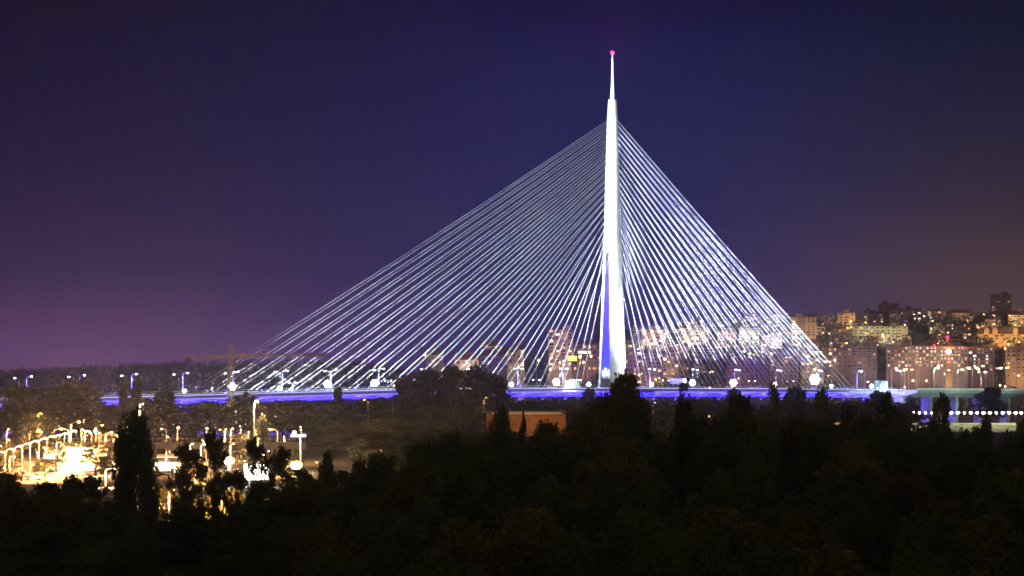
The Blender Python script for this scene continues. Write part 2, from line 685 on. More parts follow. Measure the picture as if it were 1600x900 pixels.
# mast tip light
lamp("SPOT", bp(-5, 3.5, 177), 1.8e4, (.55, .45, 1.0), None, .3, bp(0, 0, 196), 34, .8)
lamp("POINT", bp(-3.0, 1.5, 199.5), 6e3, (.6, .45, 1.0), None, .2)
lamp("POINT", bp(-1.2, 0, 204.8), 8e3, (1, .02, .22), None, .3)
fp = bp(0, 0, 203.4) + Vector((0, -2, 0))
lamp("SPOT", fp, 3e5, (1, .01, .30), None, .5, fp + Vector((-fp.x, -fp.y, -60)), 5.5, 1)

# ------------------------------------------------------------------ deck street lamps (both edges)


def street_lamp_mesh(h, arm, head_len, em, pole_m=M_pole, pr_=.14, double=False):
    root = empty("street_lamp")
    m = MB().tube((0, 0, 0), (0, 0, h * .93), pr_ * 1.25, pr_ * .8, 7)
    m.box((0, 0, .2), (.6, .6, .4))
    sides = (1, -1) if double else (1,)
    for sd in sides:
        m.tube((0, 0, h * .93), (sd * arm * .5, 0, h * .985), pr_ * .75, pr_ * .6, 6)
        m.tube((sd * arm * .5, 0, h * .985), (sd * arm, 0, h), pr_ * .6, pr_ * .5, 6)
    m.build("pole", pole_m, root)
    for sd in sides:
        hd = MB()
        hl, w, t0 = head_len, head_len * .42, head_len * .17
        x0 = sd * arm
        hd.loft([[(x0 + sd * a, b * w, h + c_ * t0) for b, c_ in ((-.3, 0), (.3, 0), (.3, .5), (-.3, .5))] if k == 0 else
                 [(x0 + sd * a, b * w, h + c_ * t0) for b, c_ in ((-.5, -.1), (.5, -.1), (.4, .9), (-.4, .9))] for k, a in enumerate((-.1 * hl, .35 * hl, .9 * hl))])
        hdo = hd.build("lamp_head", pole_m, root)
        ln = MB().ball((x0 + sd * .45 * hl, 0, h - t0 * .35), w * .62, 8, 5, (1.15, .9, .62))
        ln.build("lens", em, hdo)
    return root


bl = street_lamp_mesh(10.6, 2.2, 2.0, E_white, pr_=.2)
first = [bl]


def place(proto, flag, loc, rz, label, cat, group, scale=1.0):
    if flag[0] is not None:
        o = flag[0]
        flag[0] = None
    else:
        o = copy_tree(proto)
    o.location = loc
    o.rotation_euler = (0, 0, rz)
    o.scale = (scale,) * 3
    tag(o, label, cat, group)
    return o


lamp_flag = [bl]
# far-edge lamps: heads lean towards the camera side (to the right in the picture); near-edge lamps lean back (left)
for edge, off in ((-1, 0), (1, -14.5)):
    lst = []
    for k in range(-14, 13):
        s = -16.5 + off + k * 40 + (0 if edge < 0 else 0)
        base = bp(s, edge * (W2 - 1.2), zdeck(s) - .1)
        u = 800 + base.x / base.y * FPX
        if -30 < u < 1640:
            lst.append((s, base, u))
    left = [q for q in lst if q[0] < 0][::-1]
    right = [q for q in lst if q[0] >= 0]
    for nm, seq in (("left", left), ("right", right)):
        for i, (s, base, u) in enumerate(seq):
            ang = math.atan2(T.y, T.x) if edge < 0 else math.atan2(-T.y, -T.x)
            edge_n = "near" if edge > 0 else "far"
            lb = f"white street lamp on the deck's {edge_n} edge, {ORD[i]} to the {nm} of the pylon"
            if s > 270:
                break
            place(bl, lamp_flag, base, ang, lb, "street lamp", "white street lamps along the bridge deck")
            lamp("DOWN", (base.x + math.cos(ang) * 2.4, base.y + math.sin(ang) * 2.4 - .5, base.z + 9.2), 7e3, (.75, .92, 1), None, .3)

# floodlight masts in the median
fm = empty("floodlight_mast")
MB().tube((0, 0, 0), (0, 0, 1.7), .12, .1, 6).box((0, 0, .15), (.5, .5, .3)).build("pole", M_pole, fm)
fr = MB()
fr.box((0, 0, 1.75), (2.0, .16, .14)).box((0, 0, 2.6), (2.0, .16, .14)).box((-.95, 0, 2.15), (.1, .14, .9)).box((.95, 0, 2.15), (.1, .14, .9))
fr.build("frame", M_dark, fm)
for q in range(7):
    ix = 0 if q == 6 else .82 * math.cos(q * PI / 3)
    iz = 2.2 + (0 if q == 6 else .82 * math.sin(q * PI / 3))
    h_ = MB().tube((ix, -.45, iz), (ix, .1, iz), .44, .25, 10).build("lamp_head", M_dark, fm)
    MB().ball((ix, -.46, iz), .33, 8, 5, (1, .35, 1)).build("lens", E_flood, h_)
fm_flag = [fm]
FL = [(288, .8), (363, 1.5), (437, .9), (512, 1.5), (585, 1.5), (799, .95), (869, 1.45), (920, .9), (1018, .9), (1082, 1.4),
      (1146, 1.5), (1211, 1.0), (1273, 2.4), (1299, .8), (1362, .85)]


def s_from_u(u, t_=0.0):
    # bridge axis point that shows at column u
    lo, hi = -700, 640
    for _ in range(40):
        m_ = (lo + hi) / 2
        p = bp(m_, t_, 0)
        if 800 + p.x / p.y * FPX < u:
            lo = m_
        else:
            hi = m_
    return (lo + hi) / 2


nl = len([f for f in FL if f[0] < 950])
for i, (u, sc_) in enumerate(FL):
    s = s_from_u(u, 6.0)
    side_ = f"{ORD[nl - 1 - i]} to the left" if u < 950 else f"{ORD[i - nl]} to the right"
    o = place(fm, fm_flag, bp(s, 6.0, zdeck(s) - .1), math.atan2(6.0, -0.0) * 0, f"{'very bright' if sc_ > 1.2 else 'small bright'} cable floodlight low on the deck, {side_} of the pylon", "floodlight", "floodlights lighting the stay cables", sc_)
    o.scale = (sc_ * 1.05,) * 3
    fp = bp(s, 6.0, zdeck(s) + 2.75 * sc_)
    lamp("SPOT", fp + Vector((0, -2, 0)), 6e4 * sc_ ** 2, (.62, .86, 1), None, .5, fp + Vector((-fp.x, -fp.y, 2)), 5.5, 1)

# cable lighting: spots added along the deck, apart from the masts, aimed into the fan
CB = (.78, .92, 1.0)
for k in range(15):
    s = -355 + k * 22
    lamp("SPOT", bp(s, -5.5, zdeck(s) + 2), 8.5e5 * (1 + 2.6 * (abs(s) / 355) ** 2), CB, None, .5, bp(s * .5, 0, 84 + (k / 15) * 16), 70 - 16 * abs(s) / 355, .9)
for k in range(11):
    s = 42 + k * 18
    lamp("SPOT", bp(s, 15, zdeck(s) + 2), 4.4e5, CB, None, .5, bp(s * .88, 0, 95), 78, .95)
for k in range(7):
    s = -110 - k * 38
    lamp("SPOT", bp(s, 20, zdeck(s) + 3), 1.5e6, CB, None, .5, bp(s * .33, 0, 142), 34, .8)
lamp("SPOT", bp(16, -6, 26), 1.6e5, CB, None, .5, bp(34, 0, 70), 80, .9)

# small double-head lamps on the tram strip
dl = street_lamp_mesh(4.6, 1.5, 1.2, E_white, double=True, pr_=.1)
dl.name = "tram_stop_lamp"
dlf = [dl]
for i, u in enumerate((457, 606, 838, 1040, 1175, 1235)):
    s = s_from_u(u, -6)
    place(dl, dlf, bp(s, -6, zdeck(s) - .1), math.atan2(T.y, T.x), f"low twin-headed lamp between the bridge cables, {ORD[i]} from the left", "street lamp", "low twin-headed lamps on the bridge")

# lit kiosk on the deck left of the pylon, and gate cabin on the right end
kb = empty("deck_cabin", bp(s_from_u(895, 16), 16, zdeck(-60) - .2), BRZ)
MB().box((0, 0, 2.0), (7.5, 3.0, 3.9)).build("cabin_box", mat("cabin_panel", (.75, .8, .74), .5), kb)
MB().box((0, 0, 4.1), (9.5, 3.6, .25)).build("roof", M_dark, kb)
for q in (-4.2, -1.5, 1.6, 4.2):
    MB().ball((q, -1.9, 4.45), .3, 6, 4).build("roof_lamp", E_white, kb)
tag(kb, "pale green-white box cabin on the deck just left of the pylon foot", "cabin")
lamp("POINT", bp(s_from_u(892, 24), 24, 26), 2.4e4, (.85, 1, .9), None, .4)
kc = empty("gate_cabin", bp(s_from_u(1375, 14), 14, zdeck(258) - .2), BRZ)
MB().box((0, 0, 2.6), (5.0, 4.0, 5.2)).build("cabin_box", mat("blue_grey_panel", (.3, .42, .5), .5), kc)
MB().box((0, 0, 5.35), (5.6, 4.6, .3)).build("roof", M_dark, kc)
tag(kc, "square blue-grey box cabin standing where the blue light line ends", "cabin")
lamp("POINT", bp(s_from_u(1381, 24), 24, 25.5), 3.0e4, (.7, .95, 1), None, .4)
fc = empty("lit_column", bp(s_from_u(1384, 14), 14, zdeck(262) - .2))
MB().tube((0, 0, 0), (0, 0, 4.8), 1.1, .8, 8).build("light_panel", emat("column_glow", (.7, 1, .85), 3.0), fc)
MB().box((0, 0, 5.0), (2.6, 2.6, .25)).build("cap", M_dark, fc)
tag(fc, "short brightly lit greenish column beside the blue-grey cabin on the bridge", "light column")

# ------------------------------------------------------------------ trees


def leaf_cloud(centers, radii, nleaf, size, squash=1.0, seed=0, shell=.45):
    r = np.random.default_rng(seed)
    centers = np.array(centers)
    radii = np.array(radii)
    w = radii ** 2
    idx = r.choice(len(radii), nleaf, p=w / w.sum())
    d = r.normal(size=(nleaf, 3))
    d /= np.linalg.norm(d, axis=1)[:, None]
    rad = radii[idx] * (r.random(nleaf) ** shell) * (1 + .22 * r.normal(size=nleaf) * (r.random(nleaf) < .5))
    p = centers[idx] + d * rad[:, None] * np.array([1, 1, squash])
    a = r.normal(size=(nleaf, 3))
    a /= np.linalg.norm(a, axis=1)[:, None]
    b = np.cross(a, r.normal(size=(nleaf, 3)))
    b /= np.linalg.norm(b, axis=1)[:, None]
    sz = size * (.6 + .8 * r.random(nleaf))
    a *= sz[:, None]
    b *= (sz * .62)[:, None]
    v = np.stack([p - a * .5, p + b * .5, p + a * .5, p - b * .5], axis=1).reshape(-1, 3)
    return v


def quad_mesh(name, v, m):
    me = bpy.data.meshes.new(name)
    n = len(v)
    me.vertices.add(n)
    me.vertices.foreach_set("co", v.astype(np.float32).ravel())
    me.loops.add(n)
    me.loops.foreach_set("vertex_index", np.arange(n, dtype=np.int32))
    me.polygons.add(n // 4)
    me.polygons.foreach_set("loop_start", np.arange(0, n, 4, dtype=np.int32))
    try:
        me.polygons.foreach_set("loop_total", np.full(n // 4, 4, dtype=np.int32))
    except Exception:
        pass
    me.materials.append(m)
    me.update(calc_edges=True)
    return me


def tree_proto(kind, seed, nleaf, size, m):
    """nominal: 20 m tall, crown 10 m wide, foot at the origin"""
    r = random.Random(seed)
    cs, rs = [], []
    if kind == "broad":
        nl_ = 46
        for i in range(nl_):
            u = r.random()
            a = r.random() * 2 * PI
            zz = .30 + .66 * u
            prof = math.sin(min(1, (zz - .18) / .80) * PI) ** .6 if zz < .98 else .2
            rr = 5.0 * prof * (r.random() ** .45) * .78
            cs.append((rr * math.cos(a), rr * math.sin(a), 20 * zz - 1))
            rs.append(r.uniform(.9, 1.9))
        for i in range(16):
            a = r.random() * 2 * PI
            rr = r.uniform(0, 3.6)
            cs.append((rr * math.cos(a), rr * math.sin(a), 20 - .10 * rr * rr * 2 - r.uniform(.4, 2.4)))
            rs.append(r.uniform(.45, .95))
    elif kind == "poplar":
        for i in range(60):
            zz = .08 + .9 * (i / 60)
            prof = max(.12, 1 - abs(2 * (zz - .52)) ** 2.6) ** .5
            a = r.random() * 2 * PI
            rr = 5.0 * prof * (r.random() ** .5) * .66
            cs.append((rr * math.cos(a) + .5 * math.sin(zz * 5 + seed), rr * math.sin(a), 20 * zz - .8))
            rs.append(r.uniform(.7, 1.7))
        for i in range(12):
            a = r.random() * 2 * PI
            rr = r.uniform(0, 2.9)
            cs.append((rr * math.cos(a), rr * math.sin(a), 20 - rr * .45 - r.uniform(.3, 1.8)))
            rs.append(r.uniform(.35, .8))
    else:   # loose: airy, strongly clumped, sky shows through
        for i in range(34):
            u = r.random()
            a = r.random() * 2 * PI
            zz = .28 + .68 * u
            prof = math.sin(min(1, (zz - .15) / .84) * PI) ** .5
            rr = 5.0 * prof * (.25 + .7 * r.random())
            cs.append((rr * math.cos(a), rr * math.sin(a), 20 * zz - .6))
            rs.append(r.uniform(.6, 1.35))
        for i in range(12):
            a = r.random() * 2 * PI
            rr = r.uniform(0, 3.0)
            cs.append((rr * math.cos(a), rr * math.sin(a), 20 - rr * .8 - r.uniform(.2, 1.8)))
            rs.append(r.uniform(.35, .7))
    crown = quad_mesh("crown", leaf_cloud(cs, rs, nleaf, size, 1.05 if kind != "poplar" else 1.5, seed), m)
    tr = MB()
    ht = 20 * (.9 if kind == "poplar" else .72)
    pts = [Vector((r.uniform(-.25, .25) * k, r.uniform(-.25, .25) * k, ht * k / 5)) for k in range(6)]
    for k in range(5):
        tr.tube(pts[k], pts[k + 1], .42 * (1 - k / 5.6), .42 * (1 - (k + 1) / 5.6), 7)
    for i in range(12):
        k = r.randint(1, 4)
        p = pts[k]
        c = Vector(cs[r.randrange(len(cs))])
        if c.z < p.z + .5:
            c.z = p.z + r.uniform(1, 4)
        mid = p.lerp(c, .5) + Vector((0, 0, -.4))
        tr.tube(p, mid, .17, .11, 5)
        tr.tube(mid, c, .11, .04, 5)
    trunk = tr.data("trunk", M_bark)
    return crown, trunk


NEAR = {"broad": [tree_proto("broad", 100 + i, 15000, .42, (M_leafA, M_leafB)[i % 2]) for i in range(5)],
        "poplar": [tree_proto("poplar", 200 + i, 15000, .40, M_leafA) for i in range(3)],
        "loose": [tree_proto("loose", 300 + i, 7500, .42, (M_leafA, M_leafB)[i % 2]) for i in range(4)]}
MID = {"broad": [tree_proto("broad", 400 + i, 3800, .85, (M_leafB, M_leafC)[i % 2]) for i in range(4)],
       "poplar": [tree_proto("poplar", 500 + i, 3800, .8, M_leafB) for i in range(2)],
       "loose": [tree_proto("loose", 600 + i, 2400, .8, M_leafC) for i in range(3)]}


def tree(bank, kind, x, ytop, wpx, d, label, group=None, name=None, seed=None):
    """tree at depth d whose crown tops out at row ytop and is wpx wide in the photograph"""
    rr = random.Random(seed if seed is not None else int(x * 31 + ytop * 7 + d))
    p = px(x, ytop, d)
    gz = th(p.x, d)
    h = p.z - gz
    wd = wpx * d / FPX * (1.3 if kind == 'poplar' else 1.35)
    cr, tk = rr.choice(bank[kind])
    nm = name or {"broad": "broadleaf_tree", "poplar": "poplar_tree", "loose": "open_crowned_tree"}[kind]
    root = empty(nm, (p.x, d, gz), rr.random() * 6.28)
    root.rotation_euler = (rr.uniform(-.035, .035), rr.uniform(-.035, .035), rr.random() * 6.28)
    root.scale = (wd / 10, wd / 10 * rr.uniform(.85, 1.2), h / 20 * 1.02)
    for n_, dd in (("crown", cr), ("trunk", tk)):
        o = bpy.data.objects.new(n_, dd)
        COL.objects.link(o)
        o.parent = root
    tag(root, label, "tree", group)
    return root


# silhouettes of the foreground wood
HERO = [
    ("broad", 8, 742, 90, 980, "black leafy tree top at the frame's left edge below the amber lamps"),
    ("broad", 66, 756, 80, 960, "low black tree top under the row of tall amber lamp posts"),
    ("loose", 112, 742, 74, 940, "thin-crowned tree with warm light shining through, left of the tallest poplar"),
    ("loose", 150, 738, 60, 1010, "open tree touching the left side of the lone tall poplar"),
    ("poplar", 208, 643, 66, 900, "lone tall black poplar against the glowing interchange"),
    ("poplar", 184, 668, 34, 905, "narrow dark poplar leaning on the left of the tall lone poplar"),
    ("poplar", 231, 690, 36, 895, "shorter dark poplar on the right shoulder of the lone poplar"),
    ("loose", 282, 735, 46, 930, "sparse dark sapling between the lone poplar and the first round tree"),
    ("loose", 299, 695, 62, 1000, "round-topped dark tree right of the glowing petrol canopy"),
    ("loose", 335, 676, 50, 1030, "dark tree with a domed crown just left of the large amber star lamp"),
    ("loose", 402, 686, 46, 1010, "dark open tree standing before the viaduct columns"),
    ("loose", 434, 700, 50, 990, "dark open tree between the white billboard and the yellow lamp"),
    ("loose", 372, 735, 66, 940, "low dark sprays of branches under the amber star lamp"),
    ("loose", 408, 752, 70, 930, "low dark bush-like tree in front of the white billboard"),
    ("broad", 470, 735, 80, 900, "black tree top directly beneath the yellow lamp"),
    ("poplar", 515, 712, 40, 900, "pointed black tree just right of the yellow lamp"),
    ("broad", 552, 722, 66, 880, "black tree with a ragged flat top right of the pointed one"),
    ("broad", 600, 730, 80, 860, "low black tree in the dip before the big dark mass"),
    ("broad", 655, 697, 100, 900, "black round tree at the left shoulder of the dark mass"),
    ("broad", 708, 679, 110, 930, "broad black dome of a tree left of the twin-topped poplar"),
    ("broad", 745, 694, 80, 900, "black tree filling the dip left of the twin-topped poplar"),
    ("poplar", 794, 637, 44, 890, "black poplar standing against the long orange-walled building"),
    ("poplar", 776, 665, 24, 885, "thin black spire clinging to the left of the orange-wall poplar"),
    ("loose", 827, 647, 18, 900, "very thin black sapling in front of the orange wall"),
    ("broad", 858, 664, 70, 920, "black bushy tree top below the orange wall's right end"),
    ("broad", 893, 657, 50, 880, "black tree in the notch left of the pylon-foot tree"),
    ("poplar", 925, 618, 54, 900, "tall dark tree on the left of the pylon-foot tree"),
    ("poplar", 955, 601, 34, 905, "narrow tree top reaching up to the deck left of the pylon-foot tree"),
    ("poplar", 975, 588, 62, 900, "tallest black tree, its top covering the pylon's foot"),
    ("broad", 990, 632, 66, 890, "dark tree leaning against the right of the pylon-foot tree"),
    ("broad", 1020, 684, 60, 880, "low black tree in the gap right of the pylon-foot tree"),
    ("broad", 1044, 688, 46, 900, "low black tree left of the pointed pair right of the pylon"),
    ("poplar", 1075, 629, 48, 900, "pointed black tree standing alone right of the pylon gap"),
    ("broad", 1112, 655, 64, 880, "black tree in the saddle right of the lone pointed tree"),
    ("poplar", 1153, 622, 60, 900, "tall black pointed tree midway between pylon and bright floodlight"),
    ("broad", 1185, 655, 66, 880, "black tree on the right slope of the midway pointed tree"),
    ("broad", 1228, 675, 70, 870, "black tree in front of the grey hazy poplars"),
    ("broad", 1270, 680, 70, 880, "black tree below the brightest floodlight"),
    ("poplar", 1326, 640, 40, 930, "dark narrow tree right of the brightest floodlight"),
    ("broad", 1365, 650, 60, 900, "black tree on the left of the deck-end tree"),
    ("loose", 1391, 615, 46, 1100, "dark airy tree reaching the end of the blue light line"),
    ("broad", 1405, 650, 70, 1000, "black tree beneath the deck-end tree"),
    ("loose", 1462, 613, 42, 1150, "dark airy tree before the green-lit approach, left of the quay lamps"),
    ("broad", 1445, 660, 80, 1050, "black tree below the short quay lamps"),
    ("broad", 1505, 672, 50, 1000, "olive-tinted tree under the bright quay lights"),
    ("broad", 1550, 657, 60, 900, "big black round tree below the right quay lights"),
    ("poplar", 1588, 660, 60, 880, "black tree at the frame's right edge"),
]
for (k, x, y, w_, d, lb) in HERO:
    if k == "poplar" and x > 880:
        k, w_ = "broad", w_ * 1.25
    tree(NEAR, k, x, y, w_, d, lb, "foreground trees forming the black skyline")

# filler trees in front, down to the lower edge
fills = []
rr = random.Random(5)
# skyline the fillers must stay under
SKX = [0, 60, 110, 165, 190, 250, 300, 350, 430, 500, 600, 650, 710, 750, 800, 850, 900, 960, 1000, 1035, 1075, 1110, 1155, 1200, 1280, 1330, 1400, 1460, 1510, 1550, 1600]
SKY_ = [765, 780, 772, 775, 775, 805, 800, 795, 785, 734, 724, 694, 678, 689, 678, 670, 658, 651, 661, 688, 662, 662, 648, 654, 670, 662, 662, 676, 711, 672, 672]
for row, (dy, d0, w0, step) in enumerate(((0, 840, 105, 58), (38, 760, 120, 72), (84, 690, 135, 84), (135, 620, 150, 96), (185, 560, 170, 110))):
    x = -40 + row * 17
    while x < 1650:
        ytop = interp(x, SKX, SKY_) + dy + rr.uniform(-12, 16)
        if ytop < 915:
            fills.append((row, x, ytop, w0 * rr.uniform(.8, 1.25), d0 + rr.uniform(-30, 30), rr.choice(("broad", "broad", "poplar", "broad"))))
        x += step * rr.uniform(.75, 1.25)
rr = random.Random(55)           # the wood goes on past both sides of the frame
for row, (dy, d0, w0, step) in enumerate(((0, 840, 105, 58), (38, 760, 120, 72), (84, 690, 135, 84), (135, 620, 150, 96))):
    for x0_, x1_ in ((-420, -110), (1725, 2060)):
        x = x0_
        while x < x1_:
            side_ = "left" if x < 0 else "right"
            tree(NEAR, rr.choice(("broad", "broad", "poplar")), x, interp(x, SKX, SKY_) + dy + rr.uniform(-12, 16), w0 * rr.uniform(.8, 1.25), d0 + rr.uniform(-30, 30),
                 f"near-black tree of the wood going on past the picture's {side_} edge", f"near-black trees past the picture's {side_} edge")
            x += step * rr.uniform(.75, 1.25)
rown = ["back", "second", "third", "fourth", "frontmost"]
cnt = {}
for (row, x, y, w_, d, k) in sorted(fills, key=lambda q: (q[0], q[1])):
    i = cnt.get(row, 0)
    cnt[row] = i + 1
    tree(NEAR, k, x, y, w_ * (.8 if k == "poplar" else 1.1), d, f"near-black tree in the {rown[row]} row of the foreground wood, {ORD[i]} from the left",
         f"near-black trees in the {rown[row]} row of the foreground wood")

# hazy trees of the middle distance
MIDT = [
    # x, ytop, w, d, kind, label
    (25, 600, 60, 3300, "broad", "brown hazy tree hiding the bridge deck at the frame's left edge"),
    (62, 603, 60, 3250, "broad", "brown hazy tree hiding the deck left of the first gap"),
    (98, 601, 56, 3280, "broad", "brown hazy tree in the middle of the clump over the deck"),
    (130, 594, 54, 3300, "broad", "tallest brown hazy tree of the clump hiding the left deck"),
    (194, 594, 20, 3300, "poplar", "left one of two rounded trees standing up before the left deck"),
    (214, 595, 21, 3300, "poplar", "right one of two rounded trees standing up before the left deck"),
    (256, 609, 40, 3300, "broad", "small dark tree bulging up onto the deck under the first cable foot"),
    (528, 602, 16, 3500, "broad", "small dark bush against the deck under the left cables"),
    (388, 612, 20, 3500, "broad", "small bush crossing the deck right of the yellow crane"),
    (640, 588, 50, 3550, "broad", "dark tree at the left end of the clump hiding the deck"),
    (672, 577, 50, 3560, "broad", "dark domed tree of the clump hiding the deck, left half"),
    (705, 573, 56, 3570, "broad", "dark tree in the centre of the clump hiding the deck"),
    (742, 573, 56, 3580, "broad", "dark tree at the highest point of the clump hiding the deck"),
    (775, 584, 40, 3560, "broad", "dark tree at the right end of the clump hiding the deck"),
    (918, 608, 26, 3400, "broad", "small dark tree top over the deck left of the pylon"),
    (1068, 596, 22, 3600, "loose", "sparse dark tree across the deck below the blue kiosk lights"),
    (1148, 607, 26, 3600, "broad", "small dark tree bulging onto the deck right of the pylon"),
    (1211, 600, 28, 1900, "poplar", "grey hazy poplar crossing the deck left of the brightest floodlight"),
    (1196, 640, 40, 1850, "poplar", "lower grey hazy poplar beside the one crossing the deck"),
    (1245, 603, 40, 3500, "broad", "dark tree hump over the deck left of the brightest floodlight"),
    (1279, 606, 36, 1800, "poplar", "grey hazy poplar standing right under the brightest floodlight"),
    (1290, 640, 50, 1750, "poplar", "wide lower grey poplar below the brightest floodlight"),
    (1372, 612, 40, 3500, "broad", "dark green tree under the blue-grey cabin"),
    (1425, 618, 22, 4130, "broad", "pale hazy bush under the approach deck, left"),
    (1545, 606, 42, 4130, "broad", "blue-grey rounded tree standing before the approach deck"),
    (1400, 628, 40, 4000, "broad", "hazy tree left of the quay lamps below the approach deck"),
    (58, 645, 56, 2700, "broad", "dark round tree above the curving row of amber lamps"),
    (35, 664, 40, 2500, "loose", "warm-lit tree at the left above the amber lamp row"),
    (88, 684, 34, 2280, "broad", "bright yellow lamp-lit tree beside the curving row of lamps"),
    (70, 716, 40, 2150, "broad", "low bright yellow bush under the curving row of lamps"),
    (14, 704, 40, 2150, "loose", "yellow lamp-lit tree below the first lamps at the left edge"),
    (34, 735, 34, 2080, "loose", "small yellow lamp-lit bush at the left edge by the road"),
    (150, 690, 44, 2200, "loose", "warm orange-lit tree in front of the bright viaduct wall"),
    (165, 712, 40, 2100, "loose", "warm orange-lit tree left of the lone poplar's middle"),
    (140, 640, 40, 2900, "broad", "green-tinted hazy tree left of the lone poplar"),
    (160, 643, 34, 2850, "broad", "green-tinted hazy tree touching the lone poplar's left side"),
    (238, 640, 44, 2900, "broad", "brown hazy tree just right of the lone poplar's top"),
    (290, 660, 60, 2800, "broad", "brown hazy tree above the petrol canopy"),
    (411, 647, 20, 2450, "broad", "small ball-shaped yellow-lit tree beside the tall lamp mast"),
    (372, 676, 44, 2500, "loose", "orange-lit reed-like tree left of the tall lamp mast"),
    (350, 690, 40, 2400, "loose", "orange-lit loose tree behind the amber star lamp"),
    (258, 757, 36, 1450, "broad", "bright green lamp-lit tree right of the lone poplar"),
    (330, 768, 40, 1350, "broad", "green lamp-lit shrub under the round dark trees"),
    (362, 765, 44, 1350, "broad", "green lamp-lit shrub right below the amber star lamp"),
    (575, 684, 60, 2300, "broad", "pale grey-brown lit tree in the dip left of the dark mass"),
    (600, 692, 50, 2250, "broad", "pale lit tree with a flat top in the dip before the dark mass"),
    (610, 650, 60, 2700, "broad", "hazy olive tree above the dip, its branch arching left"),
    (720, 622, 36, 2700, "poplar", "hazy upright tree under the clump that hides the deck"),
    (700, 650, 40, 2600, "broad", "hazy round tree beside the hazy upright tree"),
    (845, 655, 18, 2300, "broad", "small olive bush at the foot of the orange wall"),
    (1478, 664, 30, 1700, "loose", "yellow-green lit tree hanging below the quay lamps"),
    (1465, 690, 30, 1600, "loose", "small dim green lit tree lower down below the quay lamps"),
    (118, 688, 30, 2300, "broad", "yellow-green lit tree in front of the bright hall's left edge"),
    (8, 690, 40, 2400, "loose", "orange-lit tree behind the first lamps of the roadside row"),
    (176, 676, 30, 2550, "loose", "orange-lit tree over the viaduct, left of the lone poplar's crown"),
    (305, 722, 34, 1700, "loose", "lamp-lit yellow tree between the petrol canopy and the round dark trees"),
    (388, 715, 40, 2150, "loose", "amber-lit tree above the white billboard"),
    (440, 712, 34, 2200, "loose", "amber-lit tree right of the white billboard"),
    (1060, 650, 44, 2400, "broad", "faint green hazy tree between the two dark pointed trees"),
]
for (x, y, w_, d, k, lb) in MIDT:
    tree(MID, k, x, y, w_, d, lb, "hazy trees in the middle distance")
# belts of similar trees under the deck
rr = random.Random(9)
belts = [(3750, 622, 58, 34, "farthest"), (3400, 630, 62, 38, "far"), (3000, 641, 74, 44, "middle"), (2650, 660, 84, 52, "near"), (1950, 676, 90, 50, "nearest")]
for (d0, y0, w0, step, nm) in belts:
    x = -20 + d0 % 23
    i = 0
    while x < 1620:
        hide = (d0 <= 3000 and x < 505) or (d0 < 2000 and (x < 560 or x > 1500))
        hide = hide or (d0 == 2650 and 480 < x < 520)
        hide = hide or (x > 1405)
        if 770 < x < 890 and 2000 < d0 < 3400:
            hide = True
        if not hide:
            y = y0 + rr.uniform(-6, 8) + (8 if 640 < x else 0) * (1 if d0 == 3750 else 0)
            dd = d0 + rr.uniform(-120, 120)
            tree(MID, rr.choice(("broad", "broad", "loose", "poplar")), x, y, w0 * rr.uniform(.7, 1.25), min(dd, 3800),
                 f"hazy tree in the {nm} belt below the bridge, {ORD[i]} from the left", f"hazy trees in the {nm} belt below the bridge")
            i += 1
        x += step * rr.uniform(.75, 1.3)

# far woods on the ridge and tree cover on the city hill: nobody could count them
rr = np.random.default_rng(3)
cs, rs = [], []
n = 0
while n < 5200:
    if n < 2600:
        p_, d = rr.uniform(-60, 640), rr.uniform(5200, 6900)
    else:
        p_, d = rr.uniform(560, 1680), rr.uniform(4520, 6900)
    x = (p_ - 800) * d / FPX
    h = rr.uniform(4, 9)
    r = rr.uniform(3, 6.5)
    cs.append((x, d, th(x, d) + h - r * .4))
    rs.append(r)
    n += 1
v = leaf_cloud(cs, rs, 90000, 2.2, .9, 4, .4)
o = bpy.data.objects.new("distant_woods", quad_mesh("distant_woods", v, M_leafA))
COL.objects.link(o)
tag(o, "dark wooded ridge and hillside tree cover behind the bridge", "woods", kind="stuff")

# ------------------------------------------------------------------ interchange on the left
SOD = (1.0, .47, .17)
SODW = (1.0, .68, .34)
# ground surfaces
rd = MB()


def strip(pts, w, z):
    r_ = MB()
    for i in range(len(pts) - 1):
        a, b = Vector((*pts[i], z)), Vector((*pts[i + 1], z))
        d = (b - a).normalized()
        nrm = Vector((-d.y, d.x, 0)) * w / 2
        r_.add([a - nrm, a + nrm, b + nrm, b - nrm], [(0, 1, 2, 3)])
    return r_


pk = MB().add([px(-60, 1, 1900).xy.to_3d() + Vector((0, 0, .02)), px(330, 1, 1900).xy.to_3d() + Vector((0, 0, .02)),
               px(330, 1, 2560).xy.to_3d() + Vector((0, 0, .02)), px(-60, 1, 2560).xy.to_3d() + Vector((0, 0, .02))], [(0, 1, 2, 3)])
tag(pk.build("parking_lot_pavement", mat("worn_paving", (.20, .18, .16), .8, scale=.1)), kind="structure")
pts = [(px(-60, 1, 2000).x, 2000), (px(60, 1, 2120).x, 2120), (px(200, 1, 2160).x, 2160), (px(420, 1, 2150).x, 2150), (px(700, 1, 2100).x, 2100)]
tag(strip(pts, 14, .04).build("road", M_asphalt), kind="structure")
ml = MB()
a_, b_ = Vector((*pts[0], .05)), Vector((*pts[1], .05))
for i in range(len(pts) - 1):
    a_, b_ = Vector((*pts[i], .05)), Vector((*pts[i + 1], .05))
    d_ = (b_ - a_).normalized()
    nn = Vector((-d_.y, d_.x, 0))
    Lh = (b_ - a_).length
    k = 0
    while k < Lh - 4:
        c = a_ + d_ * (k + 2)
        ml.add([c - d_ * 1.5 - nn * .08, c + d_ * 1.5 - nn * .08, c + d_ * 1.5 + nn * .08, c - d_ * 1.5 + nn * .08], [(0, 1, 2, 3)])
        k += 8
tag(ml.build("road_markings", M_paint), kind="structure")

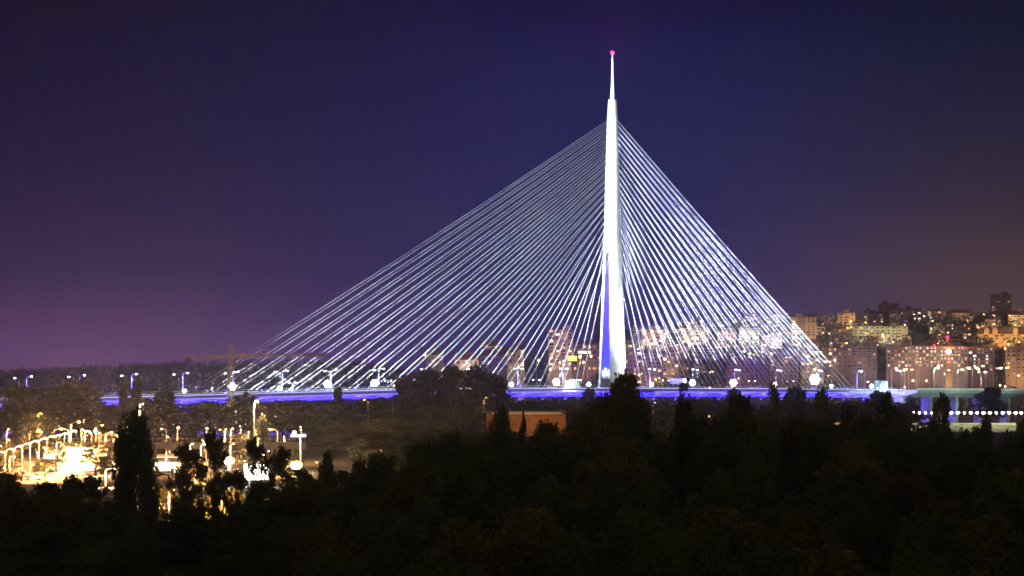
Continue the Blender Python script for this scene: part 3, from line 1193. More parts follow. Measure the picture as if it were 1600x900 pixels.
# viaduct crossing the interchange
DV = 2420
vd = empty("viaduct", (px(280, 1, DV).x, DV, 0))
x0v, x1v = px(86, 1, DV).x, px(478, 1, DV).x
cx = px(280, 1, DV).x
z_top, z_bot = 7.6, 5.6
MB().box(((x0v + x1v) / 2 - cx, 0, 6.4), (x1v - x0v, 12, 1.3)).build("deck", M_concrete, vd)
MB().box(((x0v + x1v) / 2 - cx, -5.8, 7.5), (x1v - x0v, .3, .9)).build("parapet", M_concrete, vd)
rl = MB()
x = x0v
while x < x1v:
    rl.tube((x - cx, -5.8, 7.9), (x - cx, -5.8, 9.1), .06, n=4)
    x += 1.6
rl.tube((x0v - cx, -5.8, 9.1), (x1v - cx, -5.8, 9.1), .07, n=4)
rl.build("railing", M_pole, vd)
for u in list(range(100, 400, 24)) + [405, 412, 419, 426, 433, 440, 447, 458, 470]:
    q = MB().box((px(u, 1, DV).x - cx, 0, 2.9), (.8, 7, 5.8))
    q.build("column", M_concrete, vd)
tag(vd, "pale low viaduct with railing and columns behind the lamp-lit junction", "viaduct")

# lamps of the interchange
sl_ = street_lamp_mesh(px(1, 706, 2050).z, 1.6, 1.5, E_sod, pr_=.16)
slf = [sl_]
row = [(-5, 706, 2050), (8, 701, 2060), (21, 697, 2080), (34, 693, 2095), (47, 689, 2110), (61, 685, 2160), (73, 682, 2230), (84, 679, 2310),
       (93, 677, 2390), (101, 675, 2470), (108, 673, 2550)]
for i, (u, y, d) in enumerate(row):
    p = px(u, y, d)
    o = place(None, [street_lamp_mesh(p.z, 1.6, 1.5, E_sod, pr_=.16)] if i else slf, (p.x, d, 0), .4, f"tall amber lamp in the curving roadside row, {ORD[i]} from the left", "street lamp", "amber lamps in the curving roadside row", 1)
    lamp("DOWN", (p.x + 1.6, d, p.z - .9), 8e4 if i % 2 == 0 else 6e4, SOD, o, .35)
    lamp("POINT", (p.x + 1.6, d - .8, p.z - .9), 4e3, SOD, o, .35)
SC1 = [  # u, y(head), depth, scale, power, label
    (15, 678, 2600, .8, 1.6e4, "amber lamp low at the left edge above the curving row"),
    (57, 667, 2700, .9, 2e4, "small amber lamp glowing in front of the dark round tree"),
    (46, 674, 2650, .7, 8e3, "tiny amber lamp at the dark round tree's lower left"),
    (85, 662, 2700, 1, 2.4e4, "amber lamp right of the dark round tree"),
    (111, 659, 2650, 1.25, 3.6e4, "bright amber lamp on a tall post left of the lone poplar"),
    (107, 670, 2500, 1.2, 3.2e4, "bright yellow lamp just below the tall-post lamp"),
    (127, 671, 2500, 1.1, 3e4, "amber lamp above the bright viaduct wall, right of the tall-post lamp"),
    (143, 673, 2480, 1.1, 3e4, "amber lamp above the viaduct, middle of three"),
    (150, 664, 2650, 1, 2.4e4, "higher amber lamp above the viaduct, behind the middle one"),
    (158, 674, 2460, 1.0, 2.6e4, "left one of a touching pair of amber lamps over the viaduct"),
    (165, 675, 2470, .9, 2.0e4, "right one of a touching pair of amber lamps over the viaduct"),
    (189, 668, 2500, 1.3, 3.0e4, "amber lamp shining beside the lone poplar's crown"),
    (260, 670, 2600, .8, 1.2e4, "small amber lamp right of the lone poplar, beside a larger one"),
    (277, 668, 2600, 1.2, 3e4, "larger amber lamp above the petrol canopy"),
    (322, 669, 2600, 1.1, 2.8e4, "amber lamp above the domed dark tree"),
    (350, 671, 2650, .7, 8e3, "small amber lamp right of the domed dark tree"),
    (388, 675, 2550, .7, 8e3, "small amber lamp left of the tall mast's foot"),
    (399, 669, 2500, .9, 1.6e4, "amber lamp at the ball-shaped yellow tree"),
    (434, 671, 2500, 1.2, 3e4, "amber lamp over the viaduct's right part"),
    (306, 727, 1693, .5, 5e4, "added lamp lighting the yellow tree near the petrol canopy"),  # lamps added to light nearby trees, down to the one in the dip
    (389, 720, 2143, .6, 5e4, "added lamp lighting the tree above the billboard"),
    (441, 717, 2193, .6, 5e4, "added lamp lighting the tree right of the billboard"),
    (8, 696, 2391, .8, 5e4, "added lamp in front of the tree it lights at the left edge"),
    (177, 682, 2542, .7, 5e4, "added lamp lighting the tree over the viaduct"),
    (118, 694, 2293, .6, 5e4, "added lamp lighting the yellow-green tree by the bright hall"),
    (88, 692, 2272, .7, 8e4, "added lamp lighting the bright yellow tree from in front"),
    (71, 724, 2142, .6, 7e4, "added lamp lighting the low yellow bush"),
    (15, 713, 2142, .6, 7e4, "added lamp lighting the yellow tree at the left edge"),
    (149, 700, 2192, .6, 5e4, "added lamp lighting the warm orange tree left of the lone poplar"),
    (264, 765, 1443, .4, 5e4, "low added lamp lighting the bright green tree"),
    (346, 770, 1343, .4, 5e4, "low added lamp lighting the green shrubs"),
    (590, 703, 2238, .4, 5e4, "added lamp lighting the flat-topped pale tree in the dip"),
    (1112, 650, 2400, .4, 1.2e4, "tiny lamp between the two tall pointed trees right of the pylon"),
    (500, 722, 1500, .35, 1.2e3, "small dim globe lamp right of the yellow lamp"),
    (165, 732, 1960, 1.2, 2.2e4, "yellow lamp low beside the lone poplar's left flank"),
    (575, 624, 3200, .8, 7e3, "single amber lamp under the deck left of the deck-hiding clump"),
    (756, 621, 3200, .45, 2e3, "faint amber lamp under the deck right of the deck-hiding clump"),
    (997, 628, 2700, .7, 5e3, "amber lamp just right of the pylon-foot tree below the deck"),
    (1020, 629, 2800, .35, 1e3, "tiny amber lamp below the deck, further right of the pylon-foot tree"),
]
for (u, y, d, s_, pw, lb) in SC1:
    p = px(u, y, d)
    o = place(None, [street_lamp_mesh(p.z, 1.6 * s_, 1.5 * s_, E_sod, M_dark if pw >= 5e4 else M_pole, pr_=.14 * s_ ** .5)], (p.x, d, 0), .3 + (u % 3) * 1.2, lb, "street lamp", "amber street lamps of the junction", 1)  # lamps added for the trees get dark poles
    if pw >= 2e4 and s_ >= .9:
        lamp("SPOT", (p.x, d - 2.2, p.z - .2), 4e4 * s_, SOD, None, .4, (0, 0, 30), 7, 1)
    lamp("DOWN", (p.x, d - 1.4, p.z - .8), pw * (2.6 if d < 2560 else 1.5), SOD, o, .35)
    lamp("POINT", (p.x, d + (-1.6 if d < 2450 else 6), p.z + (-.6 if d < 2450 else 3)), (pw * .4 if pw >= 5e4 else pw * .95 if d > 2450 else pw * .18), SOD, o, .35)
rr = random.Random(41)
more = sorted((rr.uniform(0, 480), rr.uniform(664, 712), rr.uniform(2120, 2640)) for _ in range(30))
more = [q for q in more if not 185 < q[0] < 235]
for i, (u, y, d) in enumerate(more):
    p = px(u, y, d)
    k_ = rr.uniform(.45, .9)
    o = place(None, [street_lamp_mesh(max(p.z, 4), 1.5 * k_, 1.5 * k_, E_sod if rr.random() < .8 else E_warm, pr_=.12)], (p.x, d, 0), rr.random() * 6.28,
              f"small amber lamp scattered through the glowing junction, {ORD[i]} from the left", "street lamp", "small amber lamps scattered through the junction", 1)
    lamp("DOWN", (p.x, d - 1, max(p.z, 4) - .8), 6e4 * k_, SOD, o, .35)
    lamp("POINT", (p.x, d - 1.2, max(p.z, 4) - .5), 3e3, SOD, o, .35)
# two very bright lamps near the camera side
for (u, y, d, s_, pw, lb, cc) in ((358, 720, 1850, 2.0, 6e4, "dazzling amber-white lamp at the centre of the junction", SODW),
                                  (463, 727, 1800, 2.2, 6e4, "dazzling yellow lamp right of the white billboard", (1, .72, .1))):
    p = px(u, y, d)
    o = empty("street_lamp", (p.x, d, 0))
    MB().tube((0, 0, 0), (0, 0, p.z), .16, .1, 7).build("pole", M_pole, o)
    hh = MB().tube((0, 0, p.z - .3), (0, 0, p.z + .3), .75 * s_ * .5, .3, 10).build("lamp_head", M_dark, o)
    MB().ball((0, -.3, p.z), .62 * s_ * .9, 10, 6, (1.15, .8, .8)).build("lens", emat("dazzling_glass", cc, 45, False), hh)
    tag(o, lb, "street lamp", "dazzling lamps at the junction")
    lamp("POINT", (p.x, d - 2.2, p.z), pw * .4, cc, o, .5)
    lamp("SPOT", (p.x, d - 2.5, p.z), 2e5, cc, None, .5, (0, 0, 30), 7, 1)
# tall masts
tm = street_lamp_mesh(20, .4, 1.1, E_warm, pr_=.2)
tm.name = "tall_lamp_mast"
tmf = [tm]
for (u, y, d, lb, s_) in ((218, 631, 2500, "tall slender lamp mast rising behind the lone poplar", 1.0), (397, 627, 2450, "tall slender lamp mast beside the ball-shaped tree", 1.0),
                          (613, 602, 3100, "thin unlit mast rising to the deck's bright end", .7)):
    p = px(u, y, d)
    o = place(tm, tmf, (p.x, d, 0), 0, lb, "lamp mast", "tall slender lamp masts", s_)
    o.scale = (s_, s_, p.z / 20)
    if u < 600:
        lamp("POINT", (p.x, d - 1.5, p.z - 1.6), 3.5e4, SODW, o, .4)

# petrol canopy with lit underside behind the lone poplar
pc = empty("petrol_canopy", (px(258, 1, 2230).x, 2230, 0))
MB().box((0, 0, 5.6), (11, 8, .8)).build("canopy_roof", M_paint, pc)
MB().box((0, 0, 5.16), (10.4, 7.4, .06)).build("ceiling_lights", emat("canopy_light", (1, .86, .55), 6), pc)
for qx in (-4.2, 4.2):
    for qy in (-2.6, 2.6):
        MB().box((qx, qy, 2.6), (.5, .5, 5.1)).build("column", M_paint, pc)
MB().box((0, 3.4, 1.9), (9, .5, 3.4)).build("shop_window", emat("shop_window_light", (1, .84, .5), 2), pc)
for qx in (-2.2, 2.2):
    MB().box((qx, -.5, .9), (1.0, .6, 1.8)).build("fuel_pump", M_dark, pc)
tag(pc, "glowing petrol station canopy right of the lone poplar", "petrol station")
# bright hall beside the viaduct
bh = empty("lit_hall", (px(112, 1, 2280).x, 2280, 0))
MB().box((0, 4, 3.8), (17, 8, 7.6)).build("wall", M_paint, bh)
MB().box((0, 4, 7.75), (18, 9, .3)).build("roof", M_dark, bh)
MB().box((-1.2, -.12, 3.7), (11.5, .2, 5.2)).build("glass_front", emat("hall_front_light", (1, .74, .36), 1.7), bh)
fr = MB()
for q in range(7):
    fr.box((-6.9 + q * 1.9, -.28, 3.7), (.12, .12, 5.2))
fr.build("window_frames", M_dark, bh)
tag(bh, "bright glass-fronted hall glowing white left of the lone poplar", "hall")
lamp("POINT", (px(112, 1, 2280).x, 2262, 7), 2.5e4, (1, .8, .5), None, .6)
# long white lit strip on the viaduct wall
wl = empty("lit_wall", (px(128, 1, 2380).x, 2380, 0))
MB().box((0, 0, 4.0), (16, .5, 2.0)).build("wall_panel", M_paint, wl)
MB().box((0, -.5, 2.9), (15, .3, .25)).build("strip_lamp", E_warm, wl)
MB().box((-6, 0, 1.5), (.6, .5, 3.0)).build("post", M_concrete, wl)
MB().box((6, 0, 1.5), (.6, .5, 3.0)).build("post", M_concrete, wl)
tag(wl, "long overlit white wall panel beside the bright hall", "wall")
lamp("POINT", (px(128, 1, 2370).x, 2370, 3), 2.5e4, (1, .8, .5), None, .4)
# white billboard
bb = empty("billboard", (px(401, 1, 1980).x, 1980, 0))
MB().box((0, 0, 4.0), (6.6, .3, 4.2)).build("board", emat("billboard_light", (1, .96, .88), 5), bb)
f_ = MB().box((0, .25, 6.2), (7, .3, .2)).box((0, .25, 1.85), (7, .3, .2)).box((-3.45, .25, 4), (.2, .3, 4.4)).box((3.45, .25, 4), (.2, .3, 4.4))
f_.build("board_frame", M_dark, bb)
for q in (-2, 2):
    MB().box((q, .3, 1.0), (.35, .35, 2.0)).build("post", M_dark, bb)
tag(bb, "overlit white billboard seen through branches near the dazzling lamps", "billboard")
lamp("POINT", (px(401, 1, 1980).x, 1972, 4), 2.5e4, (1, .9, .7), None, .6)
# lit canopy on a post
cpz = px(466, 681, 2300).z
cp = empty("lit_bus_shelter", (px(466, 1, 2300).x, 2300, 0))
MB().box((0, 0, cpz), (4.6, 2.4, .5)).build("canopy_roof", emat("shelter_light", (1, .97, .9), 8), cp)
MB().tube((.7, 0, 0), (.7, 0, cpz - .2), .2, n=6).build("post", M_pole, cp)
MB().ball((-1.2, -1, cpz + .9), .6, 8, 5).build("globe_lamp", E_warm, cp)
tag(cp, "white lit flat canopy on a single post at the viaduct's right end", "canopy")
lamp("POINT", (px(455, 1, 2300).x, 2290, 8), 2e4, (1, .85, .6), None, .5)
# parked white van
for (u, d, lb, sc_) in ((51, 2100, "white van parked under the amber lamp row", 1.0), (74, 2300, "pale van parked behind the low yellow bush", .9)):
    vn = empty("parked_van", (px(u, 1, d).x, d, 0), .35)
    vn.scale = (sc_,) * 3
    body = MB()
    prof = [(-2.6, .4), (2.5, .4), (2.6, 1.1), (1.9, 1.35), (1.3, 2.2), (-2.5, 2.3), (-2.6, .6)]
    body.loft([[(a, s2 * .95, b) for a, b in prof] for s2 in (-1, 1)])
    body.build("body", M_paint, vn)
    MB().loft([[(a, s2 * .97, b) for a, b in ((1.85, 1.38), (1.35, 2.05), (.3, 2.08), (.3, 1.38))] for s2 in (-1, 1)]).build("window", M_dark, vn)
    for a in (-1.6, 1.6):
        for s2 in (-.85, .85):
            MB().tube((a, s2 - .12, .36), (a, s2 + .12, .36), .36, n=12).build("wheel", M_dark, vn)
    for s2 in (-.6, .6):
        MB().box((2.62, s2, .8), (.05, .3, .18)).build("headlight", E_warm, vn)
    tag(vn, lb, "van")

def car_proto(m):
    c = empty("parked_car")
    b_ = MB()
    prof = [(-2.1, .35), (2.1, .35), (2.15, .8), (1.2, .95), (.5, 1.42), (-1.2, 1.42), (-1.9, .98), (-2.15, .9)]
    b_.loft([[(a, s2 * .85, z_) for a, z_ in prof] for s2 in (-1, 1)])
    b_.build("body", m, c)
    MB().loft([[(a, s2 * .87, z_) for a, z_ in ((1.0, .98), (.45, 1.36), (-1.15, 1.36), (-1.6, .98))] for s2 in (-1, 1)]).build("window", M_dark, c)
    for a in (-1.3, 1.3):
        for s2 in (-.78, .78):
            MB().tube((a, s2 - .1, .31), (a, s2 + .1, .31), .31, n=10).build("wheel", M_dark, c)
    return c


cars = [("silver", (.5, .5, .52)), ("dark red", (.25, .03, .03)), ("white", (.75, .75, .73)), ("dark blue", (.03, .05, .15))]
n_ = 0
for ci, (cn, cc) in enumerate(cars):
    cp_ = car_proto(mat("car_paint", cc, .3, .2, spec=.5, var=.05))
    cf = [cp_]
    for q, where in enumerate(("beside the petrol canopy", "near the lit hall", "by the white billboard")):
        u = (236, 120, 372)[q] + ci * (9, 11, 7)[q]
        dd = (2190, 2200, 2010)[q]
        place(cp_, cf, (px(u, 1, dd).x, dd + ci * 2, .03), .2 + ci * .1, f"{cn} car parked {where}", "car", "cars parked at the junction")

# low building with an orange-lit wall, mid-picture
DB = 2350
ow = empty("long_low_building", (px(822, 1, DB).x, DB, 0))
zr = px(1, 642, DB).z
MB().box((0, 6, zr / 2 - .4), (25, 12, zr - .8)).build("wall", mat("orange_plaster", (.5, .22, .10), .85, scale=.3), ow)
MB().box((-.6, 6, zr - .25), (27, 13, .3)).build("roof", M_concrete, ow)
MB().box((0, -.15, zr - .75), (22, .2, .5)).build("fascia", M_paint, ow)
tag(ow, "long low building with orange wall and thin bright roof edge", "building")
lamp("POINT", (px(850, 1, DB).x, DB - 9, 13), .8e3, (1, .55, .2), None, .5)
lamp("POINT", (px(820, 1, DB).x, DB - 9, 17), .35e3, (1, .55, .2), None, .5)
# lit underpass openings to the right
for (u0, u1, y, d, lb) in ((1233, 1260, 663, 2200, "low canopy with an orange light strip below the brightest floodlight"),
                           (1299, 1313, 661, 2200, "short canopy with an orange light strip right of the brightest floodlight")):
    p = px((u0 + u1) / 2, y, d)
    c = empty("lit_canopy", (p.x, d, 0))
    wd = (u1 - u0) * d / FPX
    MB().box((0, 0, p.z + .25), (wd + .6, 5, .35)).build("canopy_roof", M_concrete, c)
    MB().box((0, -2.3, p.z - .18), (wd, .25, .45)).build("strip_lamp", emat("orange_strip", (1, .45, .1), .9), c)
    for q in (-.5, .5):
        MB().box((q * wd * .9, 0, p.z / 2), (.4, .4, p.z)).build("post", M_concrete, c)
    tag(c, lb, "canopy")

# ------------------------------------------------------------------ construction cranes
def lattice(mb, p0, p1, w, seg):
    p0, p1 = Vector(p0), Vector(p1)
    d = (p1 - p0)
    Lh = d.length
    d.normalize()
    a = d.orthogonal().normalized()
    b = d.cross(a)
    cor = [(a * i + b * j) * w / 2 for i, j in ((1, 1), (-1, 1), (-1, -1), (1, -1))]
    for c in cor:
        mb.tube(p0 + c, p1 + c, .13, n=4)
    n_ = max(1, int(Lh / seg))
    for k in range(n_):
        q0, q1 = p0 + d * (Lh * k / n_), p0 + d * (Lh * (k + 1) / n_)
        for i in range(4):
            mb.tube(q0 + cor[i], q1 + cor[(i + 1) % 4], .09, n=3)
    return mb


DC = 3580
c1 = empty("tower_crane", (px(360, 1, DC).x, DC, 0))
zt = px(1, 538, DC).z
MB2 = lattice(MB(), (0, 0, 0), (0, 0, zt), 1.9, 2.6)
MB2.build("tower", M_crane, c1)
zj = px(1, 556, DC).z
jl = lattice(MB(), (0, 0, zj), (px(510, 1, DC).x - px(360, 1, DC).x, 0, zj + .3), 1.0, 2)
jl.build("jib", M_crane, c1)
lattice(MB(), (0, 0, zj), (px(288, 1, DC).x - px(360, 1, DC).x, 0, zj - 1.0), 1.2, 2.4).build("counter_jib", M_crane, c1)
ty = MB()
ty.tube((0, 0, zt), (px(470, 1, DC).x - px(360, 1, DC).x, 0, zj + .7), .08, n=4)
ty.tube((0, 0, zt), (px(295, 1, DC).x - px(360, 1, DC).x, 0, zj - .3), .08, n=4)
ty.build("tie_rods", M_crane, c1)
MB().box((px(294, 1, DC).x - px(360, 1, DC).x, 0, zj - 2), (3.0, 1.4, 2.6)).build("counterweight", M_dark, c1)
MB().box((px(380, 1, DC).x - px(360, 1, DC).x, -1, zj + .5), (1.6, 1.6, 1.8)).build("trolley_cabin", M_crane_o, c1)
lamp("POINT", (px(352, 1, DC).x, DC - 14, 24), 6e3, (1, .9, .45), None, .4)  # unseen light added to brighten the crane, as is the next
lamp("POINT", (px(380, 1, DC).x, DC - 12, zj - 4), 1.2e3, (1, .75, .5), None, .4)
tag(c1, "yellow tower crane standing in front of the leftmost bridge cables", "crane")
DC = 4650
c2 = empty("tower_crane", (px(1482, 1, DC).x, DC, th(px(1482, 1, DC).x, DC)))
g0 = th(px(1482, 1, DC).x, DC)
zt = px(1, 529, DC).z - g0
zj = px(1, 543, DC).z - g0
lattice(MB(), (0, 0, 0), (0, 0, zt), 2.0, 2.8).build("tower", M_crane_o, c2)
lattice(MB(), (0, 0, zj), (46, 0, zj - .5), 1.2, 2.4).build("jib", M_crane_o, c2)
lattice(MB(), (0, 0, zj), (-12, 0, zj), 1.2, 2.4).build("counter_jib", M_crane_o, c2)
MB().tube((0, 0, zt), (32, 0, zj + .5), .1, n=4).build("tie_rod", M_crane_o, c2)
MB().ball((-.5, 0, zt + .9), .9, 8, 5).build("red_beacon", E_red, c2)
MB().ball((-9, 0, zj + 1.2), .8, 8, 5).build("red_beacon", E_red, c2)
MB().ball((0, -1.5, zj - 2.5), 1.5, 8, 5).build("work_lamp", E_warm, c2)
tag(c2, "orange tower crane with red beacons before the long apartment block", "crane")
lamp("POINT", (px(1482, 1, DC).x, DC - 6, g0 + zj - 4), 1e4, SOD, None, .4)

# ------------------------------------------------------------------ city on the hill
FAC = {
    "peach": mat("peach_render", (.50, .36, .25), .85, scale=.15, var=.12),
    "cream": mat("cream_render", (.55, .47, .32), .85, scale=.15, var=.12),
    "brown": mat("brown_render", (.24, .16, .14), .85, scale=.15, var=.15),
    "grey": mat("grey_render", (.30, .28, .27), .85, scale=.15, var=.12),
    "dark": mat("dark_render", (.13, .10, .11), .85, scale=.15, var=.15),
    "orange": mat("orange_render", (.50, .34, .18), .85, scale=.15, var=.12),
    "green": mat("greenish_render", (.42, .44, .30), .85, scale=.15, var=.12),
}
M_roof = mat("roof_tiles", (.16, .09, .07), .9, scale=.4)
win_mesh = {}


def window_data(w_, h_, m):
    k = (round(w_, 1), round(h_, 1), m.name)
    if k not in win_mesh:
        win_mesh[k] = MB().box((0, 0, 0), (w_, .12, h_)).data("window", m)
    return win_mesh[k]


def building(u0, u1, yt, yb, d, fac, label, lit=.35, rz=0.0, floors=None, bays=None, roof="flat", lit_top=False, wfrac=.5, depth=14, seed=0, glow=0, gcol=SODW, name="apartment_building", strip_side=None, show_dark=True):
    r = random.Random(seed + int(u0 * 3 + yt))
    p0, p1 = px(u0, yt, d), px(u1, yt, d)
    w_ = p1.x - p0.x
    zt = p0.z
    cx_ = (p0.x + p1.x) / 2
    gz = min(th(cx_, d), px(1, yb, d).z)
    H = zt - gz
    zb = px(1, yb, d).z - gz
    root = empty(name, (cx_, d, gz), rz)
    MB().box((0, depth / 2, H / 2 - .5), (w_, depth, H + 1)).build("wall", FAC[fac], root)
    if roof == "flat":
        MB().box((0, depth / 2, H + .3), (w_ + .6, depth + .6, .5)).build("roof", M_dark, root)
        MB().box((w_ * r.uniform(-.25, .25), depth / 2, H + 1.5), (min(5, w_ * .3), 4, 2.0)).build("roof_house", FAC[fac], root)
    elif roof == "gable":
        q = MB()
        q.loft([[(-w_ / 2 - .5, -.5, H), (-w_ / 2 - .5, depth + .5, H), (-w_ / 2 - .5, depth / 2, H + min(5, depth * .3))],
                [(w_ / 2 + .5, -.5, H), (w_ / 2 + .5, depth + .5, H), (w_ / 2 + .5, depth / 2, H + min(5, depth * .3))]])
        q.build("roof", M_roof, root)
        MB().box((w_ * .2, depth * .4, H + 3.4), (1.2, 1.2, 2.6)).build("chimney", M_red, root)
    elif roof == "dormers":
        q = MB()
        q.loft([[(-w_ / 2 - .4, -.4, H), (w_ / 2 + .4, -.4, H), (w_ / 2 + .4, depth + .4, H), (-w_ / 2 - .4, depth + .4, H)],
                [(-w_ / 2 + 1, 2.2, H + 4.2), (w_ / 2 - 1, 2.2, H + 4.2), (w_ / 2 - 1, depth - 2, H + 4.2), (-w_ / 2 + 1, depth - 2, H + 4.2)]])
        q.build("roof", M_roof, root)
        for f_ in (-.34, -.18, .2, .42):
            dm = MB().box((w_ * f_, .6, H + 1.6), (3.4, 2.6, 3.2))
            dm.ball((w_ * f_, .6, H + 3.2), 1.8, 10, 6, (1, .8, 1))
            dm.build("dormer", FAC[fac], root)
    nf = floors or max(2, int(round(zb and (H - zb) / 3.0)))
    nb = max(2, int(round((bays or w_ / 3.6) * .72)))
    fh = (H - zb) / nf
    bw = w_ / nb
    if depth >= 14 and nb >= 5:
        for k in range(0, nb + 1, r.choice((2, 3))):
            MB().box((-w_ / 2 + k * bw, -.3, H / 2 - .5), (.7, .8, H + 1.2)).build("facade_pier", FAC["brown" if fac != "brown" else "grey"] if r.random() < .5 else FAC[fac], root)
    # floor bands / balconies
    if fac != "dark" or r.random() < .5:
        bd = MB()
        for k in range(1, nf):
            bd.box((0, -.25, zb + k * fh), (w_ * .98, .5, .28))
        bd.build("floor_bands", FAC["grey"] if fac in ("brown", "dark") else FAC[fac], root)
    n_ = 0
    for k in range(nf):
        for b in range(nb):
            if n_ >= 98:
                break
            x = -w_ / 2 + (b + .5) * bw
            z = zb + (k + .52) * fh
            pl = lit * (1.9 if lit_top and k >= nf - 2 else 1)
            if r.random() < pl:
                m = r.choice(WIN_E)
            elif show_dark and (r.random() < .8):
                m = M_glassd
            else:
                continue
            ww = bw * wfrac * r.choice((.6, .8, 1, 1.5))
            o = bpy.data.objects.new("window", window_data(ww, fh * .45, m))
            COL.objects.link(o)
            o.parent = root
            o.location = (x, -.07, z)
            n_ += 1
    if strip_side:
        MB().box((strip_side * (w_ / 2 - 1), -.12, H * .5 + zb * .5), (2.0, .2, (H - zb) * .92)).build("stairwell_light", emat("stair_light", (1, .95, .75), .55), root)
    tag(root, label, "building", "buildings on the hill behind the bridge")
    for g_ in range(glow):
        gx = cx_ - w_ / 2 + (g_ + .5) * w_ / glow
        lamp("POINT", (gx, d - 17, gz + zb + 1 + r.uniform(0, 4)), 1.15e4 * r.uniform(.3, 1.3) * (w_ / glow / 12) ** .5, gcol, None, .5)
    return root


B = building
B(857, 895, 515, 572, 4850, "peach", "peach eleven-storey tower block with lit balconies left of the pylon", .28, floors=11, bays=6, glow=2, seed=1)
B(928, 975, 474, 560, 5900, "dark", "tall dim tower rising behind the pylon", .10, floors=20, bays=5, show_dark=False)
B(895, 940, 538, 580, 5000, "brown", "brown block with a row of lit top-floor windows left of the pylon", .25, lit_top=True, floors=5, bays=9, glow=1)
B(752, 783, 541, 560, 5100, "peach", "peach house with chimney above the dark deck-hiding trees", .15, roof="gable", floors=3, bays=5, glow=1, name="house")
B(711, 748, 562, 580, 4700, "cream", "low cream house at the far left of the lit hillside", .06, roof="gable", floors=2, bays=5, glow=1, name="house")
B(750, 792, 556, 578, 4760, "grey", "dark-roofed house with one yellow window above the trees", .14, roof="gable", floors=2, bays=6, name="house")
B(784, 812, 551, 578, 4900, "cream", "cream ribbed hall beside the amber gabled house", .05, roof="gable", floors=3, bays=7, glow=1, name="house")
B(808, 819, 546, 576, 4850, "cream", "amber-lit narrow gabled house left of the peach tower", .1, roof="gable", floors=4, bays=2, glow=1, name="house")
B(666, 692, 555, 566, 5200, "grey", "small distant house with two lamps at the hill's left foot", .2, roof="gable", floors=2, bays=5, glow=1, name="house")
B(976, 1000, 534, 548, 5300, "grey", "low grey block right behind the pylon's right side", .2, floors=3, bays=5)
B(976, 1002, 549, 600, 4800, "brown", "brown block with window strip touching the pylon's right side", .35, floors=8, bays=5, glow=1)
B(1003, 1042, 515, 545, 5300, "peach", "peach block with bright top windows behind the inner right cables", .3, lit_top=True, floors=6, bays=8, glow=2)
B(1004, 1034, 547, 600, 4820, "brown", "brown block with scattered amber windows behind inner right cables", .3, floors=9, bays=6, glow=1)
B(1036, 1060, 556, 600, 4900, "peach", "peach lower block right of the brown scattered-window block", .25, floors=7, bays=5, glow=1)
B(1063, 1108, 513, 536, 5350, "cream", "stepped cream block with bright lamps under its eaves", .3, floors=5, bays=9, glow=2)
B(1074, 1094, 507, 514, 5450, "cream", "small raised storey behind the stepped cream block", .1, floors=2, bays=4)
B(1048, 1075, 537, 556, 5100, "brown", "low brown block below the stepped cream block", .2, floors=4, bays=6, glow=1)
B(1080, 1118, 540, 558, 5100, "dark", "dark low block on the slope below the stepped cream block", .1, floors=4, bays=6)
B(1122, 1150, 518, 536, 5350, "peach", "peach block between two cream blocks on the slope", .35, floors=4, bays=6, glow=1)
B(1155, 1186, 513, 534, 5300, "green", "yellow-green lit block behind the right cables", .15, floors=5, bays=6, glow=2, gcol=(1, .85, .45))
B(1192, 1222, 526, 544, 5250, "cream", "cream block with white lamps lower right of the yellow-green block", .25, floors=4, bays=6, glow=1)
B(1136, 1200, 562, 594, 4720, "brown", "wide purple-brown block near the deck behind the right cables", .06, floors=6, bays=12)
B(1145, 1182, 544, 560, 4950, "dark", "dark block above the wide purple-brown block", .15, floors=4, bays=7)
B(1204, 1246, 556, 590, 4750, "brown", "brown block by the deck under the outer right cables", .16, floors=6, bays=8, glow=1)
B(1237, 1275, 496, 538, 5300, "cream", "pale tower block just right of the outermost right cables", .16, floors=10, bays=7, glow=2)
B(1252, 1286, 548, 590, 4800, "grey", "grey block with roof lamps behind the last cable feet", .3, floors=7, bays=7, glow=1, seed=4)
B(1286, 1331, 543, 575, 4850, "brown", "low brown block with a lit top row right of the last cables", .3, lit_top=True, floors=5, bays=9, glow=1)
B(1310, 1336, 489, 532, 5600, "cream", "slim pale block with a blank side left of the wide cream block", .05, floors=10, bays=4, glow=1, gcol=(1, .9, .6))
B(1335, 1392, 497, 508, 5650, "dark", "dark terraced block behind the wide cream block", .25, floors=3, bays=14)
B(1333, 1418, 510, 537, 5350, "green", "wide cream-green lit block on the hill", .16, floors=6, bays=14, glow=4, gcol=(1, .88, .5))
B(1332, 1370, 538, 578, 4780, "grey", "plain banded dim block with hardly a lit window beside the long apartment block", .04, floors=9, bays=7, glow=1)
B(1373, 1405, 475, 500, 5950, "dark", "dark blocky tower top above the wide cream-green block", .12, floors=8, bays=5)
B(1350, 1374, 486, 498, 6050, "brown", "small distant block with two lit windows left of the dark tower top", .25, floors=3, bays=5)
B(1405, 1440, 483, 504, 6000, "brown", "brown block with lit windows right of the dark tower top", .25, floors=5, bays=7)
B(1450, 1486, 486, 506, 5900, "grey", "grey block with one glowing white end wall", .2, floors=5, bays=7, strip_side=-1)
B(1488, 1520, 490, 506, 6100, "dark", "dim distant block left of the tall dark tower", .12, floors=4, bays=7)
B(1472, 1530, 506, 536, 5500, "dark", "dark wide block with a row of white top windows", .28, floors=6, bays=13)
B(1548, 1580, 461, 520, 5900, "dark", "tall dark square tower on the right skyline", .10, floors=14, bays=6, glow=0)
B(1578, 1606, 492, 512, 6100, "dark", "dim block at the frame's right edge behind the dark tower", .15, floors=5, bays=6)
